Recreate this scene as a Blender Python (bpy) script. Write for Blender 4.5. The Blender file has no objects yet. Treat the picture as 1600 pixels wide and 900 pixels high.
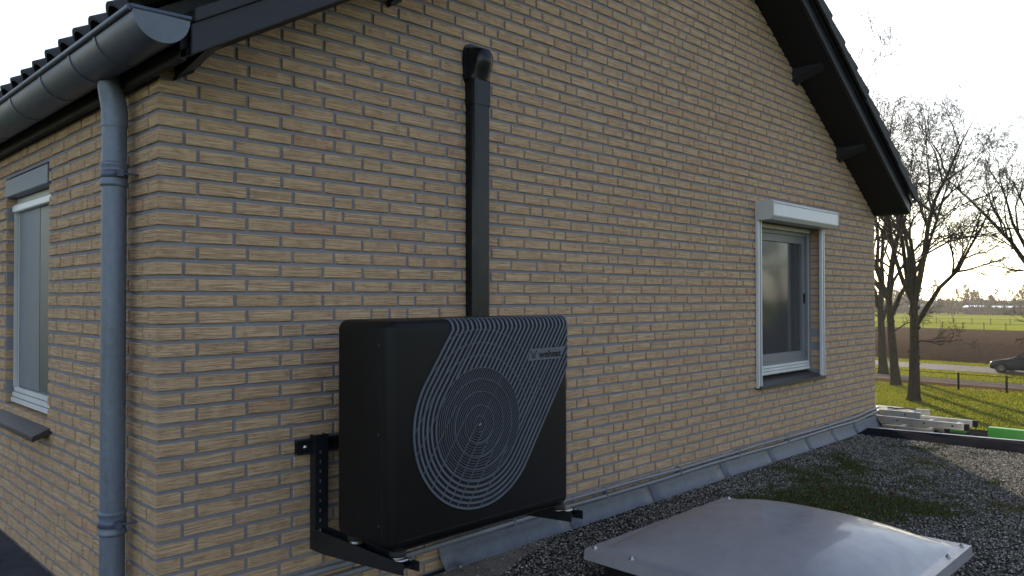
import bpy, bmesh, math, random
import numpy as np
from mathutils import Vector, Matrix

random.seed(7); np.random.seed(7)
SC = bpy.context.scene
COL = SC.collection
R = math.radians

# ------------------------------------------------------------------ camera
CAM = np.array([-1.20418, -3.19872, -0.02141])
YAW, PIT, ROL = 0.79191, 0.01296, -0.00102
FWD = np.array([math.sin(YAW)*math.cos(PIT), math.cos(YAW)*math.cos(PIT), math.sin(PIT)])
RGT = np.array([math.cos(YAW), -math.sin(YAW), 0.0])
UPV = np.cross(RGT, FWD)
RGT, UPV = RGT*math.cos(ROL)+UPV*math.sin(ROL), -RGT*math.sin(ROL)+UPV*math.cos(ROL)
cd = bpy.data.cameras.new('camera'); cam = bpy.data.objects.new('camera', cd); COL.objects.link(cam)
cd.sensor_fit = 'HORIZONTAL'; cd.sensor_width = 36.0; cd.lens = 36.0*1202.72/1600.0
cd.clip_start = 0.05; cd.clip_end = 5000
m = Matrix.Identity(4)
for i in range(3):
    m[i][0] = RGT[i]; m[i][1] = UPV[i]; m[i][2] = -FWD[i]; m[i][3] = CAM[i]
cam.matrix_world = m
SC.camera = cam

# ------------------------------------------------------------------ sky, sun, exposure
SUN_AZ = R(53.0)          # from +Y towards +X
SUN_EL = R(13.0)
w = bpy.data.worlds.new('World'); SC.world = w; w.use_nodes = True
nt = w.node_tree
sky = nt.nodes.new('ShaderNodeTexSky'); sky.sky_type = 'NISHITA'; sky.sun_disc = False
sky.sun_elevation = SUN_EL; sky.sun_rotation = SUN_AZ
sky.air_density = 1.0; sky.dust_density = 0.7; sky.ozone_density = 1.6; sky.altitude = 20
veil = nt.nodes.new('ShaderNodeHueSaturation'); veil.inputs['Saturation'].default_value = .72; veil.inputs['Hue'].default_value = .515     # thin high cloud pales the whole sky
nt.links.new(sky.outputs[0], veil.inputs['Color']); nt.links.new(veil.outputs[0], nt.nodes['Background'].inputs[0])
nt.nodes['Background'].inputs[1].default_value = 0.13
sd = bpy.data.lights.new('sun', 'SUN'); sun = bpy.data.objects.new('sun', sd); COL.objects.link(sun)
sd.energy = 4.5; sd.angle = R(0.9); sd.color = (1.0, 0.86, 0.66)
S = Vector((math.sin(SUN_AZ)*math.cos(SUN_EL), math.cos(SUN_AZ)*math.cos(SUN_EL), math.sin(SUN_EL)))
sun.rotation_euler = S.to_track_quat('Z', 'Y').to_euler()
sun.location = (30, 20, 30)
vs = SC.view_settings
vs.view_transform = 'Standard'; vs.look = 'None'; vs.gamma = 1.0; vs.exposure = 1.36; vs.use_curve_mapping = False
SC.render.engine = 'CYCLES'
SC.cycles.use_denoising = True
SC.cycles.max_bounces = 6; SC.cycles.volume_bounces = 0
SC.cycles.transparent_max_bounces = 8

# ------------------------------------------------------------------ helpers
def proj(q):
    d = np.asarray(q, float)-CAM; z = d@FWD
    return 800+1202.72*(d@RGT)/z, 450-1202.72*(d@UPV)/z, z

class MB:
    """collects faces, builds ONE mesh object"""
    def __init__(s): s.v = []; s.f = []; s.sm = []; s.a = []
    def add(s, vs, fs, smooth=False, a=0.0):
        o = len(s.v); s.v += [tuple(map(float, p)) for p in vs]
        for f in fs: s.f.append(tuple(i+o for i in f)); s.sm.append(smooth); s.a.append(a)
        return s
    def box(s, x0, x1, y0, y1, z0, z1, a=0.0):
        v = [(x, y, z) for z in (z0, z1) for y in (y0, y1) for x in (x0, x1)]
        return s.add(v, [(0,2,3,1),(4,5,7,6),(0,1,5,4),(2,6,7,3),(0,4,6,2),(1,3,7,5)], a=a)
    def prism(s, poly, axis, t0, t1, smooth=False):
        """poly = 2d points; axis 0: (y,z) extruded in x; 1: (x,z) in y; 2: (x,y) in z"""
        def P(p, t): return {0: (t, p[0], p[1]), 1: (p[0], t, p[1]), 2: (p[0], p[1], t)}[axis]
        n = len(poly)
        v = [P(p, t0) for p in poly]+[P(p, t1) for p in poly]
        s.add(v, [tuple(range(n-1, -1, -1)), tuple(range(n, 2*n))])
        s.add(v, [(i, (i+1) % n, n+(i+1) % n, n+i) for i in range(n)], smooth)
        return s
    def tube(s, pts, rad, n=8, smooth=True, cap=True, a=0.0):
        pts = [Vector(p) for p in pts]; rad = rad if isinstance(rad, (list, tuple)) else [rad]*len(pts)
        vs = []; pr = None
        for i, p in enumerate(pts):
            t = (pts[min(i+1, len(pts)-1)]-pts[max(i-1, 0)]).normalized()
            if pr is None:
                up = Vector((0, 0, 1)) if abs(t.z) < .9 else Vector((1, 0, 0))
                e = t.cross(up).normalized()
            else:
                e = (pr-t*pr.dot(t)).normalized()
            pr = e; b = t.cross(e)
            for k in range(n):
                an = 2*math.pi*k/n; vs.append(p+(e*math.cos(an)+b*math.sin(an))*rad[i])
        fs = []
        for i in range(len(pts)-1):
            for k in range(n):
                fs.append((i*n+k, i*n+(k+1) % n, (i+1)*n+(k+1) % n, (i+1)*n+k))
        s.add(vs, fs, smooth, a)
        if cap:
            L = len(pts)-1
            s.add([vs[k] for k in range(n)], [tuple(range(n-1, -1, -1))], False, a)
            s.add([vs[L*n+k] for k in range(n)], [tuple(range(n))], False, a)
        return s
    def lathe(s, prof, c, axis='z', n=20, smooth=True):
        """prof = (radius, height) pairs"""
        vs = []
        for r, h in prof:
            for k in range(n):
                an = 2*math.pi*k/n; x, y = r*math.cos(an), r*math.sin(an)
                q = {'z': (x, y, h), 'y': (x, h, y), 'x': (h, x, y)}[axis]
                vs.append((c[0]+q[0], c[1]+q[1], c[2]+q[2]))
        fs = [(i*n+k, i*n+(k+1) % n, (i+1)*n+(k+1) % n, (i+1)*n+k) for i in range(len(prof)-1) for k in range(n)]
        return s.add(vs, fs, smooth)
    def mesh(s, name, attr=False):
        me = bpy.data.meshes.new(name); me.from_pydata(s.v, [], s.f)
        me.polygons.foreach_set('use_smooth', s.sm)
        if attr:
            at = me.attributes.new('rnd', 'FLOAT', 'FACE'); at.data.foreach_set('value', s.a)
        me.validate(); me.update()
        return me
    def build(s, name, mat, parent=None, attr=False, fix=False, bevel=0):
        me = s.mesh(name, attr)
        if fix or bevel:
            bm = bmesh.new(); bm.from_mesh(me)
            if bevel:
                bmesh.ops.remove_doubles(bm, verts=bm.verts, dist=1e-5)
                bmesh.ops.bevel(bm, geom=bm.edges[:], offset=bevel, segments=2, affect='EDGES', clamp_overlap=True)
            bmesh.ops.recalc_face_normals(bm, faces=bm.faces)
            bm.to_mesh(me); bm.free()
        return obj(name, me, mat, parent)

def obj(name, me, mat, parent=None):
    o = bpy.data.objects.new(name, me); COL.objects.link(o)
    if mat is not None and len(me.materials) == 0: me.materials.append(mat)
    if parent is not None: o.parent = parent
    return o
def tag(o, label=None, cat=None, group=None, kind=None):
    if label: o['label'] = label
    if cat: o['category'] = cat
    if group: o['group'] = group
    if kind: o['kind'] = kind
    return o
def thing(name, label, cat, group=None):
    o = bpy.data.objects.new(name, None); COL.objects.link(o); o.empty_display_size = .1
    return tag(o, label, cat, group)
def sharp(o, ang=35):
    me = o.data
    me.polygons.foreach_set('use_smooth', [True]*len(me.polygons))
    me.set_sharp_from_angle(angle=R(ang))
    return o

# ------------------------------------------------------------------ materials
class NT:
    def __init__(s, name):
        s.m = bpy.data.materials.new(name); s.m.use_nodes = True; s.t = s.m.node_tree
        s.b = s.t.nodes['Principled BSDF']; s.out = s.t.nodes['Material Output']
    def n(s, ty, **kw):
        nd = s.t.nodes.new(ty)
        for k, v in kw.items(): setattr(nd, k, v)
        return nd
    def l(s, a, b): s.t.links.new(a, b)
    def val(s, sock, v):
        if hasattr(v, 'is_output') or isinstance(v, bpy.types.NodeSocket): s.l(v, sock)
        else: sock.default_value = v
    def math(s, op, a, b=0.0, c=0.0, clamp=False):
        nd = s.n('ShaderNodeMath', operation=op, use_clamp=clamp)
        s.val(nd.inputs[0], a); s.val(nd.inputs[1], b); s.val(nd.inputs[2], c); return nd.outputs[0]
    def mix(s, f, a, b, mode='MIX'):
        nd = s.n('ShaderNodeMix', data_type='RGBA', blend_type=mode)
        s.val(nd.inputs[0], f); s.val(nd.inputs[6], a); s.val(nd.inputs[7], b); return nd.outputs[2]
    def ramp(s, f, stops):
        nd = s.n('ShaderNodeValToRGB'); cr = nd.color_ramp
        while len(cr.elements) < len(stops): cr.elements.new(.5)
        for e, (p, c) in zip(cr.elements, stops): e.position = p; e.color = (*c, 1) if len(c) == 3 else c
        s.l(f, nd.inputs[0]); return nd.outputs[0]
    def pos(s, scale=(1, 1, 1), obj=False, off=None):
        g = s.n('ShaderNodeTexCoord').outputs['Object'] if obj else s.n('ShaderNodeNewGeometry').outputs['Position']
        mp = s.n('ShaderNodeMapping'); s.l(g, mp.inputs[0]); mp.inputs['Scale'].default_value = scale
        if off is not None: s.l(off, mp.inputs['Location'])
        return mp.outputs[0]
    def noise(s, vec, scale, detail=4, rough=.55, dist=0.0):
        nd = s.n('ShaderNodeTexNoise'); s.l(vec, nd.inputs['Vector'])
        nd.inputs['Scale'].default_value = scale; nd.inputs['Detail'].default_value = detail
        nd.inputs['Roughness'].default_value = rough; nd.inputs['Distortion'].default_value = dist
        return nd.outputs['Fac']
    def bump(s, h, strength=.4, dist=.01):
        nd = s.n('ShaderNodeBump'); nd.inputs['Strength'].default_value = strength; nd.inputs['Distance'].default_value = dist
        s.l(h, nd.inputs['Height']); s.l(nd.outputs[0], s.b.inputs['Normal'])
    def set(s, **kw):
        for k, v in kw.items(): s.val(s.b.inputs[k.replace('_', ' ')], v)
        return s
C4 = lambda c: (*c, 1)

def plain(name, col, rough=.5, metal=0.0, var=.15, scale=8.0, bump=0.0, bscale=60, spec=.5, coat=0.0, streak=None):
    """a coloured surface with uneven tone and uneven gloss"""
    n = NT(name); p = n.pos(streak or (1, 1, 1))
    f = n.noise(p, scale, 5, .6)
    lo = tuple(c*(1-var) for c in col); hi = tuple(min(1, c*(1+var)) for c in col)
    n.set(Base_Color=n.ramp(f, [(.3, lo), (.7, hi)]), Metallic=metal, Specular_IOR_Level=spec)
    n.l(n.math('MULTIPLY_ADD', f, .25, rough-.12), n.b.inputs['Roughness'])
    if coat: n.set(Coat_Weight=coat, Coat_Roughness=.1)
    if bump: n.bump(n.noise(n.pos(), bscale, 3), bump, .004)
    return n.m

def mat_brick():
    n = NT('yellow_brick')
    at = n.n('ShaderNodeAttribute', attribute_name='rnd').outputs['Fac']
    oi = n.n('ShaderNodeObjectInfo').outputs['Random']
    rnd = n.math('FRACT', n.math('ADD', at, oi))
    rnd2 = n.math('FRACT', n.math('MULTIPLY', rnd, 17.31))
    g = n.n('ShaderNodeSeparateXYZ'); n.l(n.n('ShaderNodeNewGeometry').outputs['Position'], g.inputs[0])
    u = n.math('ADD', g.outputs[0], g.outputs[1]); z = g.outputs[2]
    cv = n.n('ShaderNodeCombineXYZ'); n.l(u, cv.inputs[0]); n.l(z, cv.inputs[1]); n.l(n.math('MULTIPLY', rnd, 40.0), cv.inputs[2])
    mp = n.n('ShaderNodeMapping'); n.l(cv.outputs[0], mp.inputs[0]); mp.inputs['Scale'].default_value = (3.4, 78, 1)
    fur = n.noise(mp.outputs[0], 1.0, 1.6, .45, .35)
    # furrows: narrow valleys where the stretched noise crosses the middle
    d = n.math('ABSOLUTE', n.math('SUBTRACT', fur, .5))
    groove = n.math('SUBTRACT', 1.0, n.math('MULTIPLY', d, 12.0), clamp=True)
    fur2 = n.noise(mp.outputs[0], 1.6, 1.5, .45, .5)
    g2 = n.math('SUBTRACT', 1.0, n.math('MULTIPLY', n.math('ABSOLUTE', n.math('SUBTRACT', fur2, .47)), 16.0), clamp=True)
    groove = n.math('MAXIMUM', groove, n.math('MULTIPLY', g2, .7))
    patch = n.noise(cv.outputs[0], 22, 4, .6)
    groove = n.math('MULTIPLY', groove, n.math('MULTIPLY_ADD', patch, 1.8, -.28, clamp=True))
    grain = n.noise(cv.outputs[0], 380, 3, .7)
    base = n.ramp(rnd, [(0, (.54, .370, .222)), (.3, (.585, .406, .245)), (.62, (.605, .424, .26)), (.93, (.56, .385, .232)), (1, (.53, .338, .205))])
    base = n.mix(n.math('MULTIPLY_ADD', patch, 1.2, -.35, clamp=True), base, C4((.59, .42, .257)))
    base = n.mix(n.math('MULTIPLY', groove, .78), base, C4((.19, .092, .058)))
    # dark burnt specks and a few pinkish patches
    sp = n.n('ShaderNodeTexVoronoi'); n.l(cv.outputs[0], sp.inputs['Vector']); sp.inputs['Scale'].default_value = 34
    speck = n.math('LESS_THAN', sp.outputs['Distance'], n.math('MULTIPLY', sp.outputs['Color'], .10))
    base = n.mix(n.math('MULTIPLY', speck, .8), base, C4((.05, .035, .03)))
    pk = n.math('GREATER_THAN', rnd2, .965)
    base = n.mix(n.math('MULTIPLY', pk, n.math('MULTIPLY_ADD', patch, 1.5, -.45, clamp=True)), base, C4((.42, .19, .12)))
    # soot and rain grime, broad
    gr = n.noise(n.pos((1, 1, .5)), 1.3, 4, .6)
    base = n.mix(n.math('MULTIPLY_ADD', gr, .9, -.35, clamp=True), base, C4((.45, .312, .205)))
    base = n.mix(.16, base, n.ramp(grain, [(.3, (.2, .13, .08)), (.7, (.62, .47, .3))]))
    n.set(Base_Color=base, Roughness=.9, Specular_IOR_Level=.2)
    h = n.math('SUBTRACT', n.math('MULTIPLY', grain, .25), groove)
    h = n.math('ADD', h, n.math('MULTIPLY', fur, .8))
    n.bump(h, .9, .004)
    return n.m
def mat_mortar():
    n = NT('grey_mortar'); p = n.pos()
    f = n.noise(p, 3, 5, .6); g = n.noise(p, 240, 3, .7)
    c = n.ramp(f, [(.3, (.225, .225, .255)), (.7, (.31, .308, .34))])
    c = n.mix(.35, c, n.ramp(g, [(.3, (.08, .08, .085)), (.7, (.27, .265, .26))]))
    n.set(Base_Color=c, Roughness=.95, Specular_IOR_Level=.15); n.bump(g, .7, .003)
    return n.m
def mat_ground(name, stops, scale, bump=.5, bscale=20, bd=.03, rough=.95, sc=(1, 1, 1), spec=.15):
    n = NT(name); p = n.pos(sc); f = n.noise(p, scale, 8, .65)
    c = n.ramp(f, stops)
    g = n.noise(n.pos(), bscale, 5, .7)
    c = n.mix(.5, c, n.mix(1.0, c, n.ramp(g, [(.25, (.35, .35, .35)), (.75, (1.5, 1.5, 1.5))]), 'MULTIPLY'))
    n.set(Base_Color=c, Roughness=rough, Specular_IOR_Level=spec); n.bump(g, bump, bd)
    return n.m
def mat_attr(name, stops, rough=.8, spec=.3, trans=0.0):
    n = NT(name); at = n.n('ShaderNodeAttribute', attribute_name='rnd').outputs['Fac']
    col = n.ramp(at, stops)
    n.set(Base_Color=col, Roughness=rough, Specular_IOR_Level=spec)
    if trans:
        tb = n.n('ShaderNodeBsdfTranslucent'); n.l(n.mix(1.0, col, C4((1.5, 1.35, .6)), 'MULTIPLY'), tb.inputs[0])
        mx = n.n('ShaderNodeMixShader'); mx.inputs[0].default_value = trans
        n.l(n.b.outputs[0], mx.inputs[1]); n.l(tb.outputs[0], mx.inputs[2]); n.l(mx.outputs[0], n.out.inputs[0])
    return n.m
def mat_zinc(name, col, rough=.42, metal=.75, streak=(4, 4, .6)):
    n = NT(name)
    f = n.noise(n.pos(streak), 3.0, 6, .65); g = n.noise(n.pos(), 35, 4, .6)
    lo = tuple(c*.62 for c in col); hi = tuple(min(1, c*1.25) for c in col)
    c = n.ramp(f, [(.28, lo), (.5, col), (.74, hi)])
    c = n.mix(.25, c, n.ramp(g, [(.35, lo), (.65, hi)]))
    n.set(Base_Color=c, Metallic=metal)
    n.l(n.math('MULTIPLY_ADD', f, .35, rough-.17), n.b.inputs['Roughness'])
    n.bump(g, .06, .004)
    return n.m
def mat_glass(name, col=(.02, .025, .03), rough=.02, coat=.6):
    n = NT(name); n.set(Base_Color=C4(col), Roughness=rough, Specular_IOR_Level=.6, IOR=1.5)
    n.set(Coat_Weight=coat, Coat_Roughness=.01)
    return n.m
def mat_bark():
    n = NT('bark'); f = n.noise(n.pos((1, 1, .25)), 14, 6, .7)
    n.set(Base_Color=n.ramp(f, [(.3, (.010, .0085, .006)), (.7, (.045, .037, .027))]), Roughness=.95, Specular_IOR_Level=.0)
    n.bump(f, .9, .05)
    return n.m
def mat_dome():
    n = NT('opal_acrylic'); p = n.pos()
    f = n.noise(p, 2.2, 5, .6); g = n.noise(p, 9, 6, .7); s = n.noise(p, 60, 4, .7)
    c = n.ramp(f, [(.3, (.255, .25, .265)), (.7, (.32, .315, .33))])
    vo = n.n('ShaderNodeTexVoronoi'); n.l(p, vo.inputs['Vector']); vo.inputs['Scale'].default_value = 3.1
    spot = n.math('MULTIPLY', n.math('LESS_THAN', n.math('ADD', vo.outputs['Distance'], n.math('MULTIPLY', s, .10)), .115), .45)
    c = n.mix(spot, c, C4((.10, .10, .095)))
    c = n.mix(n.math('MULTIPLY_ADD', g, 1.4, -.66, clamp=True), c, C4((.18, .176, .182)))
    n.set(Base_Color=c, Specular_IOR_Level=.5, Coat_Weight=.35, Coat_Roughness=.06)
    n.l(n.math('MULTIPLY_ADD', g, .3, .21), n.b.inputs['Roughness'])
    return n.m

M = dict(
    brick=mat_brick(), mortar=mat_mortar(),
    gutter=mat_zinc('weathered_zinc_gutter', (.080, .100, .148), .42, .15, (4, .6, 4)),
    pipe=mat_zinc('zinc_downpipe', (.15, .18, .228), .5, .35),
    flash=mat_zinc('lead_flashing', (.115, .125, .145), .5, .4, (2, 2, 2)),
    conduit=plain('grey_conduit_plastic', (.19, .195, .205), .45, 0, .15, 9),
    wood=plain('black_painted_timber', (.016, .018, .024), .45, 0, .3, 6, .15, 40, .4, 0, (1, 6, 6)),
    soffit=plain('black_painted_soffit', (.009, .009, .012), .6, 0, .3, 5, .1, 40, .3),
    tile=plain('dark_roof_tile', (.040, .042, .042), .75, 0, .4, 14, .5, 90, .3),
    trunk=plain('black_trunking_plastic', (.0055, .0066, .0100), .30, 0, .2, 10, .03, 300, .35),
    hp=plain('black_coated_sheet', (.0046, .0046, .0054), .45, 0, .18, 12, .10, 700, .22),
    hpbar=plain('slate_grey_grille', (.085, .10, .125), .42, 0, .12, 10, 0, 0, .45),
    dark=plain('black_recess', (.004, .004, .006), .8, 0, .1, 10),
    bracket=plain('black_powder_coat', (.012, .014, .018), .4, .1, .2, 14, .06, 300, .5),
    steel=plain('galvanised_bolt', (.55, .55, .55), .3, 1.0, .2, 30),
    rubber=plain('black_rubber', (.012, .012, .012), .7, 0, .2, 20),
    white=plain('white_lacquer', (.62, .63, .64), .35, 0, .06, 5, 0, 0, .5, 0, (1, 1, .3)),
    cream=plain('off_white_frame', (.50, .50, .48), .4, 0, .07, 6, 0, 0, .5, 0, (1, 1, .3)),
    greyfr=plain('grey_screen_frame', (.17, .175, .185), .45, 0, .08, 6),
    alu=plain('brushed_aluminium', (.58, .58, .57), .35, .9, .1, 40, 0, 0, .5, 0, (8, 1, 8)),
    glass=mat_glass('window_glass'), screenglass=mat_glass('glass_behind_mesh_screen', (.055, .058, .064), .07, 0.0),
    screen=plain('grey_insect_screen', (.065, .075, .09), .45, 0, .15, 1.4),
    stone=plain('dark_stone_sill', (.045, .040, .040), .35, 0, .3, 30, .15, 80),
    lintel=plain('blue_grey_lintel', (.16, .175, .205), .55, 0, .12, 6),
    bitumen=mat_ground('bitumen', [(.3, (.010, .010, .012)), (.7, (.028, .028, .032))], 3, .4, 90, .006, .95, spec=0.0),
    slate=mat_ground('mineral_roofing_felt', [(.3, (.045, .048, .056)), (.7, (.095, .10, .115))], 4, .5, 120, .006, .95, spec=.05),
    sand=mat_ground('dried_sediment', [(.3, (.16, .14, .115)), (.7, (.27, .24, .2))], 8, .4, 140, .004),
    stonebed=mat_ground('roof_grit', [(.3, (.022, .021, .018)), (.7, (.07, .067, .058))], 5, .8, 130, .01),
    pebble=mat_attr('roof_gravel', [(0, (.055, .049, .040)), (.25, (.15, .134, .110)), (.5, (.25, .23, .195)), (.8, (.46, .43, .375)), (1, (.66, .63, .57))], .75),
    moss=mat_attr('moss_and_grass', [(0, (.030, .042, .012)), (.5, (.066, .090, .022)), (1, (.14, .135, .04))], .9, .15),
    drymoss=mat_attr('dry_moss', [(0, (.08, .08, .025)), (.5, (.17, .15, .04)), (1, (.26, .22, .07))], .9, .15),
    leaf=mat_attr('dead_leaf', [(0, (.09, .035, .015)), (1, (.19, .085, .04))], .7, .3),
    dome=mat_dome(),
    lawn=mat_ground('lawn', [(.3, (.055, .082, .010)), (.5, (.105, .122, .014)), (.72, (.165, .142, .024))], .55, .9, 9, .12, spec=0.0),
    blade=mat_attr('grass_blades', [(0, (.045, .08, .010)), (.5, (.115, .138, .018)), (1, (.19, .17, .04))], .8, .2, .5),
    soil=mat_ground('ploughed_soil', [(.2, (.055, .032, .020)), (.8, (.080, .048, .031))], .8, .9, 2.2, .25, spec=0.0),
    meadow=mat_ground('far_meadow', [(.35, (.15, .19, .012)), (.65, (.24, .25, .025))], .04, .4, 1.5, .1, spec=0.0),
    asphalt=mat_ground('asphalt', [(.3, (.050, .050, .053)), (.7, (.075, .074, .075))], 1.5, .3, 40, .01, .9, spec=.05),
    path=mat_ground('path_paving', [(.3, (.11, .095, .088)), (.7, (.17, .145, .13))], 1.2, .3, 25, .01, spec=0.0),
    litter=mat_ground('leaf_litter', [(.3, (.045, .03, .015)), (.7, (.12, .07, .035))], 3, .8, 14, .06, spec=0.0),
    bark=mat_bark(),
    twig=plain('twig_bark', (.020, .016, .012), .9, 0, .3, 3, 0, 0, .1),
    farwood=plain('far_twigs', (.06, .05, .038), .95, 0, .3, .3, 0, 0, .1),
    deadleaf=plain('withered_leaf', (.075, .055, .022), .8, 0, .4, 5, 0, 0, .2),
    carpaint=plain('dark_blue_car_paint', (.010, .014, .024), .40, .0, .05, 3, 0, 0, .25, .0),
    tyre=plain('tyre_rubber', (.012, .012, .012), .8),
    rim=plain('alloy_rim', (.10, .10, .105), .45, .4),
    lamp=mat_glass('lamp_lens', (.55, .56, .58), .08),
    green=plain('bright_green_lacquer', (.045, .30, .035), .4, 0, .1, 4, 0, 0, .5),
    greenroof=plain('pale_metal_roof', (.75, .76, .78), .22, .85, .05, .2),
    farwall=plain('far_wall', (.05, .047, .043), .8, 0, .2, .5),
    fence=plain('dark_fence_wood', (.010, .0095, .008), .9, 0, .3, 5, 0, 0, 0.0),
    render=plain('extension_wall', (.30, .24, .16), .85, 0, .1, 2),
)

# ------------------------------------------------------------------ ground and landscape
GZ = -5.0
DIRV = np.array([.10, 1.0]); DIRV /= np.linalg.norm(DIRV)         # the road's direction
def along(x0, t): return (x0+DIRV[0]*(t-10)/DIRV[1], t)           # x0 = x at y = 10
def strip(name, xa, xb, y0, y1, z, mat, n=1):
    mb = MB(); ys = np.linspace(y0, y1, n+1)
    for a, b in zip(ys[:-1], ys[1:]):
        mb.add([(*along(xa, a), z), (*along(xb, a), z), (*along(xb, b), z), (*along(xa, b), z)], [(0, 1, 2, 3)])
    return tag(mb.build(name, mat), kind='structure')
g = MB(); g.add([(-1500, -1500, GZ), (1500, -1500, GZ), (1500, 1500, GZ), (-1500, 1500, GZ)], [(0, 1, 2, 3)])
tag(g.build('ground', M['meadow']), kind='structure')
strip('lawn', -60, 46.6, -70, 110, GZ+.02, M['lawn'])
strip('leaf_strip', 46.2, 48.0, -70, 110, GZ+.03, M['litter'])
strip('verge', 46.6, 64.2, -200, 260, GZ+.012, M['lawn'])
strip('path', 48.0, 50.7, -200, 260, GZ+.034, M['path'])
strip('road', 56.6, 61.4, -200, 260, GZ+.04, M['asphalt'])
# ploughed field with real furrow relief
mb = MB(); xs = np.concatenate([np.arange(64.2, 90, .45), np.arange(90, 129, .9)]); ys = np.linspace(-120, 200, 60)
nx, ny = len(xs), len(ys)
for j, y in enumerate(ys):
    for i, x in enumerate(xs):
        mb.v.append((x+.10*(y-10)+random.uniform(-.12, .12), y, GZ+.05+(.12 if i % 2 else 0)*random.uniform(.4, 1.2)+random.uniform(0, .05)))
for j in range(ny-1):
    for i in range(nx-1):
        mb.f.append((j*nx+i, j*nx+i+1, (j+1)*nx+i+1, (j+1)*nx+i)); mb.sm.append(False); mb.a.append(0)
tag(mb.build('ploughed_field', M['soil']), kind='structure')

# ------------------------------------------------------------------ the house
PC = .06747          # course height
JB = .0165           # bed joint
JH = .0150           # head joint
WL = 7.90            # gable length
SL = .594            # roof slope
EZ = .895            # soffit height at the wall line
OV = .375             # verge overhang
LY = 6.5             # side wall length
house = thing('brick_house', 'yellow brick house with dark tiled gable roof, filling the left and middle', 'house')

WIN = (5.085, 6.405, -.79, .66)      # gable window opening
WL2 = (1.525, 2.455, -.70, .725)     # side wall window opening (y0,y1,z0,z1)

def core(polys, axis, t0, t1):
    mb = MB()
    for p in polys: mb.prism(p, axis, t0, t1)
    return mb
RC = .009
def ztop(x): return EZ+SL*min(x, WL-x)+.05
x0, x1, z0, z1 = WIN
e = .004
gp = [[(RC, -5), (x0-e, -5), (x0-e, ztop(x0)), (WL/2, ztop(WL/2)), (RC, ztop(0))] if False else
      [(RC, -5), (x0-e, -5), (x0-e, ztop(x0-e)), (WL/2, ztop(WL/2)), (RC, ztop(RC))],
      [(x0-e, -5), (x1+e, -5), (x1+e, z0-e), (x0-e, z0-e)],
      [(x0-e, z1+e), (x1+e, z1+e), (x1+e, ztop(x1+e)), (x0-e, ztop(x0-e))],
      [(x1+e, -5), (WL-RC, -5), (WL-RC, ztop(WL-RC)), (x1+e, ztop(x1+e))]]
gable = core(gp, 1, RC, .24).build('gable_wall', M['mortar'], house, fix=True)
y0, y1, z0, z1 = WL2
zt = EZ+.06
sp = [[(.24, -5), (y0-e, -5), (y0-e, zt), (.24, zt)],
      [(y0-e, -5), (y1+e, -5), (y1+e, z0-e), (y0-e, z0-e)],
      [(y0-e, z1+e), (y1+e, z1+e), (y1+e, zt), (y0-e, zt)],
      [(y1+e, -5), (LY, -5), (LY, zt), (y1+e, zt)]]
side = core(sp, 0, RC, .24).build('side_wall', M['mortar'], house, fix=True)
back = MB().box(WL-.24, WL-RC, .24, LY, -5, zt).build('rear_wall', M['mortar'], house)

def brick_geo(w, h, d, corner=False):
    """front at y=0 (chamfered, slightly uneven), x 0..w, z 0..h, depth d"""
    b = .0028; j = lambda s=.0011: random.uniform(-s, s)
    k = 1 if not corner else 0
    o = [(j(), b+.001, j()), (w+j(), b+.001, j()), (w+j(), b+.001, h+j()), (j(), b+.001, h+j())]
    i = [(b+j(), j(), b+j()), (w-b+j(), j(), b+j()), (w-b+j(), j(), h-b+j()), (b+j(), j(), h-b+j())]
    r = [(0, d, 0), (w, d, 0), (w, d, h), (0, d, h)]
    if corner:
        o[0] = (j(), b, j()); o[3] = (j(), b, h+j())
    v = o+i+r
    f = [(4, 5, 6, 7)]+[(a, (a+1) % 4, 4+(a+1) % 4, 4+a) for a in range(4)]+[((a+1) % 4, a, 8+a, 8+(a+1) % 4) for a in range(4)]
    return v, f

def bond(length, firsts, nlo, nhi, holes, lim):
    """wild bond: list of (row, a, b)"""
    out = []; prev = []
    for k in range(nlo, nhi):
        z = k*PC; a0, b0 = lim(z)
        if b0-a0 < .1: continue
        x = firsts[k % 2]; js = [x]; run = 0
        while x < length+.3:
            hd = random.random() < (.22 if run > 1 else .03)
            nxt = x+(.11 if hd else .22)
            if any(abs(nxt-p) < .035 for p in prev):
                alt = x+(.22 if hd else .11)
                if not any(abs(alt-p) < .035 for p in prev): nxt = alt; hd = not hd
            run = 0 if hd else run+1
            x = nxt; js.append(x+random.uniform(-.0035, .0035))
        prev = js
        for a, b in zip(js[:-1], js[1:]):
            a, b = max(a, a0), min(b, b0)
            if b-a < .03: continue
            segs = [(a+JH/2, b-JH/2)]
            for (h0, h1, hz0, hz1) in holes:
                if z+PC*.5 > hz0 and z+PC*.5 < hz1:
                    ns = []
                    for s, t in segs:
                        if t <= h0 or s >= h1: ns.append((s, t)); continue
                        if s < h0-.02: ns.append((s, h0))
                        if t > h1+.02: ns.append((h1, t))
                    segs = ns
            out += [(k, s, t) for s, t in segs]
    return out
def limg(z): return max(0.0, (z-EZ-.03)/SL), min(WL, WL-(z-EZ-.03)/SL)
NLO, NHI = -24, 52
rows_g = bond(WL, {0: .163, 1: .105}, NLO, NHI, [WIN], limg)
rows_s = bond(LY, {0: .105, 1: .163}, NLO, 15, [WL2], lambda z: (0.0, LY))
bricks = []   # (screen area, wall, verts, faces, origin)
BH = PC-JB
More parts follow.
